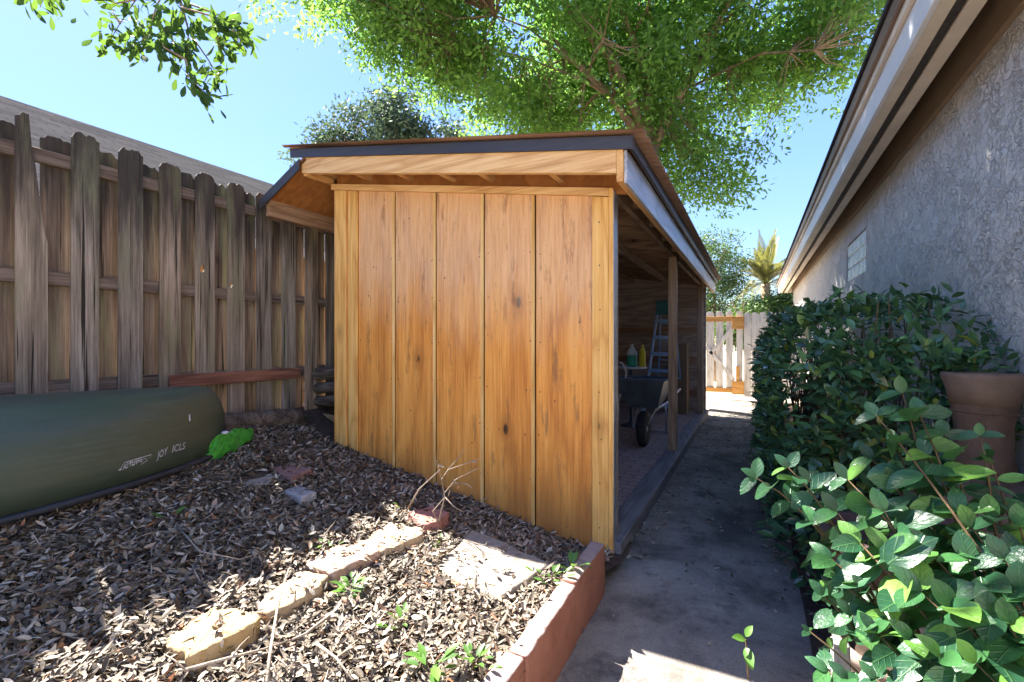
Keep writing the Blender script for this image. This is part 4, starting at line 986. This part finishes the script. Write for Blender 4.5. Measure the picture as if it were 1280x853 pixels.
# trees closing the view behind the gate
for (px, py, d, rp, lb, s) in ((893, 330, 15.5, 37, 'dark green tree behind the gate beside the shed eave', 3), (925, 382, 14, 24, 'low bright shrub showing over the gate', 5), (958, 392, 14.6, 20, 'low leafy shrub in front of the palm trunk', 8), (985, 395, 14.5, 30, 'low bright shrub behind the white fence panel', 6)):
    c = at(px, py, d); r = rp * d / FPX
    es = [(tuple(c), (r, r, r * 1.1)), (tuple(c + Vector((-.3 * r, .2, -.9 * r))), (r * 1.1, r, r)), (tuple(c + Vector((.2 * r, .3, -1.6 * r))), (r * 1.1, r, r))]
    tree('garden_tree' if rp > 35 else 'garden_shrub', (c.x, c.y, 0), (c.x, c.y, max(.4, c.z - 1.2 * r)), es, int(200 * rp / 40), 85, .17, .10, M['bush'], lb, .07 if rp > 35 else .03, .15, .2, 3, 'greenery behind the gate', s)
# palm
pc = at(957, 356, 15.5)
palm = empty('palm_tree', (pc.x, pc.y, 0), 'sunlit yellow green palm rising behind the gate', 'palm')
b = MB(); b.tube([(pc.x, pc.y, -.1), (pc.x, pc.y, 1.2), (pc.x, pc.y, pc.z)], [.2, .17, .14], 12); b.build('trunk', M['bark'], palm, smooth=True)
P, D, N, L = [], [], [], []; fm = MB()
for i in range(38):
    a = random.uniform(0, 6.283); el = random.uniform(.15, 1.4); ln = random.uniform(1.5, 2.2)
    d = Vector((math.cos(a) * math.cos(el), math.sin(a) * math.cos(el), math.sin(el))); pts = []
    for k in range(9):
        t = k / 8; pts.append(pc + d * (ln * t) + Vector((math.cos(a) * .15 * t * t, math.sin(a) * .15 * t * t, -.55 * t * t * ln * math.cos(el))))
    fm.tube(pts, [.014 - .0014 * k for k in range(9)], 4)
    for k in range(26):
        t = .12 + .88 * k / 25; f = t * 8; i0 = min(7, int(f)); p = pts[i0].lerp(pts[i0 + 1], f - i0); tg = (pts[i0 + 1] - pts[i0]).normalized()
        sd = tg.cross(Vector((0, 0, 1))); sd = sd.normalized() if sd.length > .05 else Vector((-math.sin(a), math.cos(a), 0)); up = sd.cross(tg)
        for s in (-1, 1):
            P.append(p); D.append(tg * 1.1 + sd * (s * .7) + up * .25); N.append(up + sd * (-s * .3)); L.append(.36 * math.sin(math.pi * min(.93, t * .8 + .22)))
fm.build('frond_stalks', M['palm'], palm)
L = np.array(L); leaves('crown', P, D, N, L, .038, M['palm'], [(.3, .9), (.7, .7)], .3, -.1, palm)

# overhanging branch, top left
hb = empty('overhanging_branch', at(215, -260, 2.6), 'leafy oak branch hanging into view at the top left above the fence', 'branch')
bm_ = MB(); base = at(215, -260, 2.6)
paths = [[(215, -260), (225, -120), (215, -30), (228, 10), (236, 40), (232, 75)], [(225, -120), (190, -40), (170, 0), (150, 30), (130, 64)], [(228, 10), (262, 20), (290, 38), (305, 45)],
         [(236, 5), (275, 20), (300, 50), (316, 48)], [(215, -30), (195, 10), (185, 45), (160, 65)], [(232, 75), (235, 95), (262, 124)], [(236, 40), (260, 75), (275, 100)],
         [(190, -40), (130, -30), (90, -50), (60, -15), (50, 10)], [(170, 0), (145, 5), (125, -6)], [(262, 20), (275, 60), (285, 58)], [(232, 75), (205, 60), (200, 48)], [(300, 50), (304, 64)], [(228, 10), (215, 45), (222, 95)], [(150, 30), (140, 14)]]
P, D, N = [], [], []
for i, pth in enumerate(paths):
    dd = 2.6 + .12 * math.sin(i * 2.3); pts = [at(x, y, dd + (.0 if k == 0 else .03 * math.sin(k * 2 + i))) for k, (x, y) in enumerate(pth)]
    n_ = len(pts); r0 = .014 if i == 0 else .006
    bm_.tube(pts, [lerp(r0, .0016, k / (n_ - 1)) for k in range(n_)], 6)
    tot = 0
    for k in range(max(1, n_ - 4), n_ - 1):
        if i == 7 and k < n_ - 2: continue
        if i == 3 : nl = 6
        else: nl = 34
        for q in range(nl):
            t = (q + random.random()) / nl; p = pts[k].lerp(pts[k + 1], t) + Vector((random.gauss(0, .024), random.gauss(0, .04), random.gauss(0, .022)))
            if (427 - (p.z - CAMZ)) is None: pass
            d = (pts[k + 1] - pts[k]).normalized() * .5 + Vector(tuple(rng.normal(size=3) * .75)); d.z -= .15
            P.append(p); D.append(d); N.append(tuple(rng.normal(size=3) * .6 + np.array((0, 0, .6))))
bm_.build('twigs', M['bark'], hb, smooth=True)
n = len(P); L = rng.uniform(.055, .10, n)
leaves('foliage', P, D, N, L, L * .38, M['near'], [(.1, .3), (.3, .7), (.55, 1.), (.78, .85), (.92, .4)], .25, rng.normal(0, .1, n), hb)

# ------------------------------------------------------------------ hedge against the house
hedge = empty('hedge', (.5, 4.8, 0), 'dense dark glossy laurel hedge against the stucco wall', 'hedge')
def hedge_surface(n, inner=False):
    P, Nn = [], []
    while len(P) < n:
        y = 2.62 + 5.6 * random.random() ** 1.35; t = (y - 2.62) / 5.6
        ht = 1.22 + .33 * min(1, max(0, (y - 2.6) / .55)) ** .7 + .06 * mnoise.noise(Vector((y * 1.7, 4, 0))) + .03 * (y - 3)
        x0 = .12 - .04 * min(1, (y - 2.6)) + .07 * mnoise.noise(Vector((y * 2.2, 9, 0)))
        th = random.uniform(0, math.pi / 2 * 1.02)
        if random.random() < .55:   # path-side face
            z = .12 + (ht - .12) * random.random(); e = z / ht; x = x0 + .28 * max(0, e - .72) / .28 * max(0, e - .72) / .28 + .10 * max(0, .3 - e); nn = Vector((-1, -.1, .3 + max(0, e - .7) * 2))
            if y < 2.95: x += (2.95 - y) * .5
        elif random.random() < .45:  # top
            x = random.uniform(x0 + .1, .97); z = ht - .16 * max(0, (x0 + .35 - x)) + max(-.04, min(.03, random.gauss(0, .02))) + .08 * mnoise.noise(Vector((x * 5, y * 4, 7))); nn = Vector((-.3, -.2, 1))
        else:    # near end
            x = random.uniform(x0 + .05, .97); z = .1 + (1.34 - .1) * random.random(); y = 2.62 + .16 * random.random() + .12 * mnoise.noise(Vector((x * 4, z * 4, 3))) + max(0, z - 1.05) * .3 + (.35 if x < .25 else 0) * (.25 - x) / .25; nn = Vector((-.2, -1, .3))
        p = Vector((x, y, z)) + Vector((.055, .02, -.03)) * max(-1, min(1, random.gauss(0, .7)))
        if p.x > .98: p.x = .98
        dep = mnoise.noise(Vector((p.x * 3.2, p.y * 3.2, p.z * 3.2)))
        if dep < -.22: 
            if random.random() < .75: continue
        p -= nn.normalized() * (.10 * max(0, -dep) * 2 + random.random() * .05)
        P.append(p); Nn.append(nn.normalized())
    return P, Nn
P, Nn = hedge_surface(8000)
D = []; N2 = []
for p, n_ in zip(P, Nn):
    d = n_ * .55 + Vector((random.gauss(0, .7), random.gauss(0, .7), random.gauss(-.05, .55))); D.append(d); N2.append(n_ * .5 + Vector((random.gauss(0, .45), random.gauss(0, .45), .75)))
L = rng.beta(2, 2, len(P)) * .085 + .03
leaves('foliage', P, D, N2, L, L * .42, M['shrub'], [(.25, .75), (.6, 1.)], .3, rng.normal(-.12, .12, len(P)), hedge)
b = MB()
for i in range(46):
    y = random.uniform(3.1, 7.5); x = random.uniform(.45, .85); p = Vector((x, y, 0.02))
    for k in range(4):
        q = Vector((random.uniform(.36, .9), y + random.uniform(-.3, .3), random.uniform(.9, 1.62))); b.tube([p, p.lerp(q, .5) + Vector((random.gauss(0, .05), random.gauss(0, .05), .06)), q], [.011, .007, .003], 5)
b.build('stem', M['stem'], hedge, smooth=True)
# sprig sticking out over the hedge top
# ------------------------------------------------------------------ chiminea, pots, props at right
ch = empty('chiminea', (.80, 1.95, 0), 'brown clay chiminea with flared neck standing behind the leafy plant', 'chiminea')
cxy = Vector((.80, 1.98, 0)); zt_ = on(1226, 466, 1.25).z
top = onY(1226, 478, 1.98); 
cx0 = at(1229, 480, 1.90)
cb = Vector((cx0.x, cx0.y, 0))
zt_ = CAMZ - (468 - 427) / FPX * 1.90
b = MB(); b.lathe([(.105, zt_ - .44), (.090, zt_ - .34), (.090, zt_ - .22), (.102, zt_ - .13), (.120, zt_ - .045), (.130, zt_ - .012), (.128, zt_), (.112, zt_), (.1, zt_ - .03), (.085, zt_ - .13), (.07, zt_ - .25), (.07, zt_ - .4)], cb, 40); b.build('neck', M['clay'], ch, smooth=True)
b = MB(); b.lathe([(.1045, zt_ - .125), (.118, zt_ - .06), (.133, zt_ - .014), (.131, zt_ + .004), (.11, zt_ + .004)], cb, 40); b.build('rim_band', M['clayR'], ch, smooth=True)
b = MB(); b.tube([cb + Vector((.098 * math.cos(a), .098 * math.sin(a), zt_ - .155)) for a in np.linspace(0, 6.283, 33)], .006, 6); b.build('neck_ring', M['clay'], ch, smooth=True)
b = MB(); b.lathe([(.10, .28), (.2, .32), (.27, .42), (.285, .54), (.26, .67), (.19, .77), (.125, zt_ - .435), (.1, zt_ - .42)], cb, 40); b.build('body', M['clay'], ch, smooth=True)
mo = cb + Vector((-.20, -.19, .52)); Mr = Matrix.Rotation(R(46), 3, 'Z') @ Matrix.Rotation(R(90), 3, 'X')
b = MB(); b.lathe([(.105, 0), (.13, .0), (.135, .03), (.12, .06), (.105, .06), (.1, .02)], mo, 28, 0, Mr); b.build('mouth_rim', M['clayD'], ch, smooth=True)
b = MB(); b.lathe([(0, .0), (.104, .0), (.104, .03), (0, .03)], mo, 28, 0, Mr); b.build('fire_opening', M['rubber'], ch)
for k in range(3):
    a = k * 2.094 + .5; b = MB(); b.tube([cb + Vector((.15 * math.cos(a), .15 * math.sin(a), .33)), cb + Vector((.24 * math.cos(a), .24 * math.sin(a), .16)), cb + Vector((.26 * math.cos(a), .26 * math.sin(a), .03))], .011, 8); b.build('leg', M['blackmetal'], ch, smooth=True)
b = MB(); b.tube([cb + Vector((.21 * math.cos(a), .21 * math.sin(a), .25)) for a in np.linspace(0, 6.283, 33)], .009, 6); b.build('stand_ring', M['blackmetal'], ch, smooth=True)
def pot(name, px, py, d, prof, mat, label, soil=None):
    p = at(px, py, d); o = empty(name, (p.x, p.y, 0), label, 'pot')
    b = MB(); b.lathe(prof, (p.x, p.y, 0), 36); b.build('pot_wall', M[mat], o, smooth=True)
    if soil: b = MB(); b.lathe([(0, soil[1]), (soil[0], soil[1] - .004)], (p.x, p.y, 0), 24); b.build('potting_soil', M['soil'], o)
    return p
pot('plant_pot', 1128, 700, 1.50, [(.0, .02), (.12, .02), (.155, .2), (.175, .30), (.19, .305), (.193, .345), (.175, .345), (.168, .30), (.15, .2)], 'potgrey', 'buff clay pot half hidden under the leafy plant', (.165, .29))
pot('plant_pot', 1112, 640, 1.78, [(.0, .02), (.14, .02), (.18, .3), (.2, .52), (.225, .53), (.228, .60), (.2, .60), (.19, .55), (.17, .3)], 'clayD', 'dark purplish pot behind the leafy plant', (.19, .53))
p = on(1058, 838, .06)
b = MB(); q = at(1056, 822, 1.32); b.beam((q.x, q.y, .0), (q.x - .005, q.y + .05, .45), .045, .045, (0, 1, 0)); tag(b.build('wooden_stake', M['greyst'], bevel=.004), 'short square wooden stake leaning beside the path', 'stake')

# foreground plant with large leaves
plant = empty('leafy_plant', (.62, 1.2, 0), 'leafy green plant with large glossy oval leaves beside the path', 'plant')
shoots = [ # tip px, depth, size
 (945, 598, 1.55, .085), (985, 585, 1.5, .085), (1010, 600, 1.5, .08), (1128, 492, 1.45, .095), (1095, 520, 1.45, .09), (1150, 520, 1.4, .10), (1180, 545, 1.4, .10), (1120, 560, 1.42, .10), (1160, 570, 1.35, .10), (1090, 575, 1.5, .10),
 (1225, 545, 1.3, .06), (1235, 570, 1.3, .06), (1232, 600, 1.3, .06), (1060, 600, 1.4, .10), (1105, 640, 1.3, .11), (1150, 640, 1.3, .105), (1045, 640, 1.35, .105), (1020, 655, 1.4, .10), (1200, 640, 1.25, .11), (1240, 650, 1.2, .11), (1075, 680, 1.25, .115),
 (1040, 700, 1.3, .10), (1110, 690, 1.22, .12), (1160, 690, 1.2, .11), (1210, 700, 1.15, .115), (1270, 700, 1.12, .11), (1030, 745, 1.3, .08), (1060, 735, 1.25, .08), (1085, 740, 1.2, .08), (1150, 740, 1.12, .12), (1190, 760, 1.08, .12), (1240, 770, 1.05, .11), (1275, 740, 1.05, .11),
 (1065, 770, 1.22, .08), (1095, 790, 1.15, .08), (1140, 800, 1.08, .09), (1175, 820, 1.02, .10), (1220, 830, 1.0, .10), (1265, 830, 1.0, .10), (1012, 790, 1.3, .04), (1035, 840, 1.18, .08), (1060, 850, 1.12, .08), (1095, 850, 1.08, .07), (1275, 660, 1.15, .10), (1180, 610, 1.3, .10), (1262, 780, 1.02, .10), (1120, 610, 1.35, .10), (1215, 660, 1.2, .10), (1255, 700, 1.1, .10)]
for k in range(4):
    px = random.uniform(1030, 1290); py = random.uniform(max(560, 640 - (px - 1030) * .8), 870); shoots.append((px, py, random.uniform(1.2, 1.6) - .3 * max(0, py - 700) / 150, random.uniform(.085, .115)))
P, D, N, L = [], [], [], []; sb = MB()
for i, (px, py, d, sz) in enumerate(shoots):
    tip = at(px, py, d); root = Vector((.60 + random.gauss(0, .10), 1.25 + random.gauss(0, .13), .0)); mid = root.lerp(tip, .55) + Vector((.06, .05, .12))
    if px < 1015 and py < 610: mid = at(1070, 655, 1.45)
    crv = [root.lerp(mid, t).lerp(mid.lerp(tip, t), t) for t in np.linspace(0, 1, 9)]
    sb.tube(crv, [lerp(.007, .002, k / 8) for k in range(9)], 6)
    nodes = 3 if sz > .05 else 2
    for k in range(nodes):
        t = 1 - k * .085; f = min(7.999, t * 8); i0 = int(f); p = crv[i0].lerp(crv[i0 + 1], f - i0); tg = (crv[-1] - crv[-3]).normalized()
        a0 = random.uniform(0, 3.14) if k == 0 else a0 + 1.57
        u1 = tg.orthogonal().normalized(); u2 = tg.cross(u1)
        for s in (0, math.pi):
            rad = u1 * math.cos(a0 + s) + u2 * math.sin(a0 + s); dd = rad + tg * .35 + Vector((-.12, -.25, -.18 - .1 * k)); L.append(sz * 1.12 * random.uniform(.75, 1.12) * (.72 if k == 0 else 1)); P.append(p); D.append(dd); N.append(Vector((-.25, -.55, .9)) + Vector(tuple(rng.normal(size=3) * .28)))
    P.append(crv[-1]); D.append(tg + Vector((0, -.2, .1))); N.append(Vector((-.3, -.5, .8))); L.append(sz * .6)
L = np.array(L)
leaves('foliage', P, D, N, L, L * rng.uniform(.52, .64, len(L)), M['plant'], [(.04, .22), (.12, .55), (.25, .88), (.42, 1), (.58, .98), (.74, .80), (.87, .5), (.95, .22)], .3, rng.normal(-.2, .17, len(L)), plant, uvs=True, wave=.004, smooth=True)
sb.build('stem', M['stem'], plant, smooth=True)
# little seedling on the path edge
sd = empty('seedling', on(935, 838, 0), 'bright green seedling growing at the edge of the path', 'seedling'); c = on(935, 845, 0)
tipz = at(932, 800, 1.75)
P = [tipz, tipz + Vector((0, 0, .01)), tipz - Vector((0, 0, .03)), tipz - Vector((0, 0, .05))]
leaves('foliage', P, [(-.7, -.5, .3), (.4, .2, .9), (.3, -.8, -.3), (.5, -.4, -.9)], [(-.2, -.6, .8)] * 4, [.055, .05, .07, .06], [.03, .028, .036, .03], M['weed'], [(.18, .68), (.36, .95), (.55, .98), (.75, .72)], .3, -.2, sd)
b = MB(); b.tube([on(935, 850, 0), (tipz.x + .005, tipz.y, tipz.z - .05), tipz], .003, 5); b.build('stem', M['stem'], sd)

# ------------------------------------------------------------------ light
sun_dir = Vector((-.85, .15, 1)).normalized()
sl = bpy.data.lights.new('sun', 'SUN'); sl.energy = 4.4; sl.angle = R(.5); sl.color = (1, .95, .87)
so = bpy.data.objects.new('sun', sl); COL.objects.link(so); so.rotation_euler = sun_dir.to_track_quat('Z', 'Y').to_euler(); so.location = (-8, 4, 12)
wd = bpy.data.worlds.new('World'); sc.world = wd; wd.use_nodes = True
nt = wd.node_tree; bg = nt.nodes['Background']
sky = nt.nodes.new('ShaderNodeTexSky'); sky.sky_type = 'NISHITA'; sky.sun_disc = False
sky.sun_elevation = math.asin(sun_dir.z); sky.sun_rotation = math.atan2(sun_dir.x, sun_dir.y)
sky.air_density = 1.0; sky.dust_density = .15; sky.ozone_density = 1.6; sky.altitude = 0
bw = nt.nodes.new('ShaderNodeRGBToBW'); nt.links.new(sky.outputs[0], bw.inputs[0])
dv = nt.nodes.new('ShaderNodeMath'); dv.operation = 'MULTIPLY_ADD'; nt.links.new(bw.outputs[0], dv.inputs[0]); dv.inputs[1].default_value = .58; dv.inputs[2].default_value = 1
vd = nt.nodes.new('ShaderNodeVectorMath'); vd.operation = 'DIVIDE'; nt.links.new(sky.outputs[0], vd.inputs[0]); nt.links.new(dv.outputs[0], vd.inputs[1])
hs = nt.nodes.new('ShaderNodeHueSaturation'); hs.inputs['Saturation'].default_value = 1.18; hs.inputs['Hue'].default_value = .514; nt.links.new(vd.outputs[0], hs.inputs['Color'])
nt.links.new(hs.outputs[0], bg.inputs[0]); bg.inputs[1].default_value = .15
sc.view_settings.view_transform = 'Standard'; sc.view_settings.look = 'None'; sc.view_settings.gamma = 1; sc.view_settings.exposure = 2.7
sc.view_settings.use_curve_mapping = False
sc.cycles.max_bounces = 6; sc.cycles.diffuse_bounces = 4; sc.cycles.transmission_bounces = 4; sc.cycles.glossy_bounces = 2; sc.cycles.sample_clamp_indirect = 6
sc.cycles.use_denoising = True
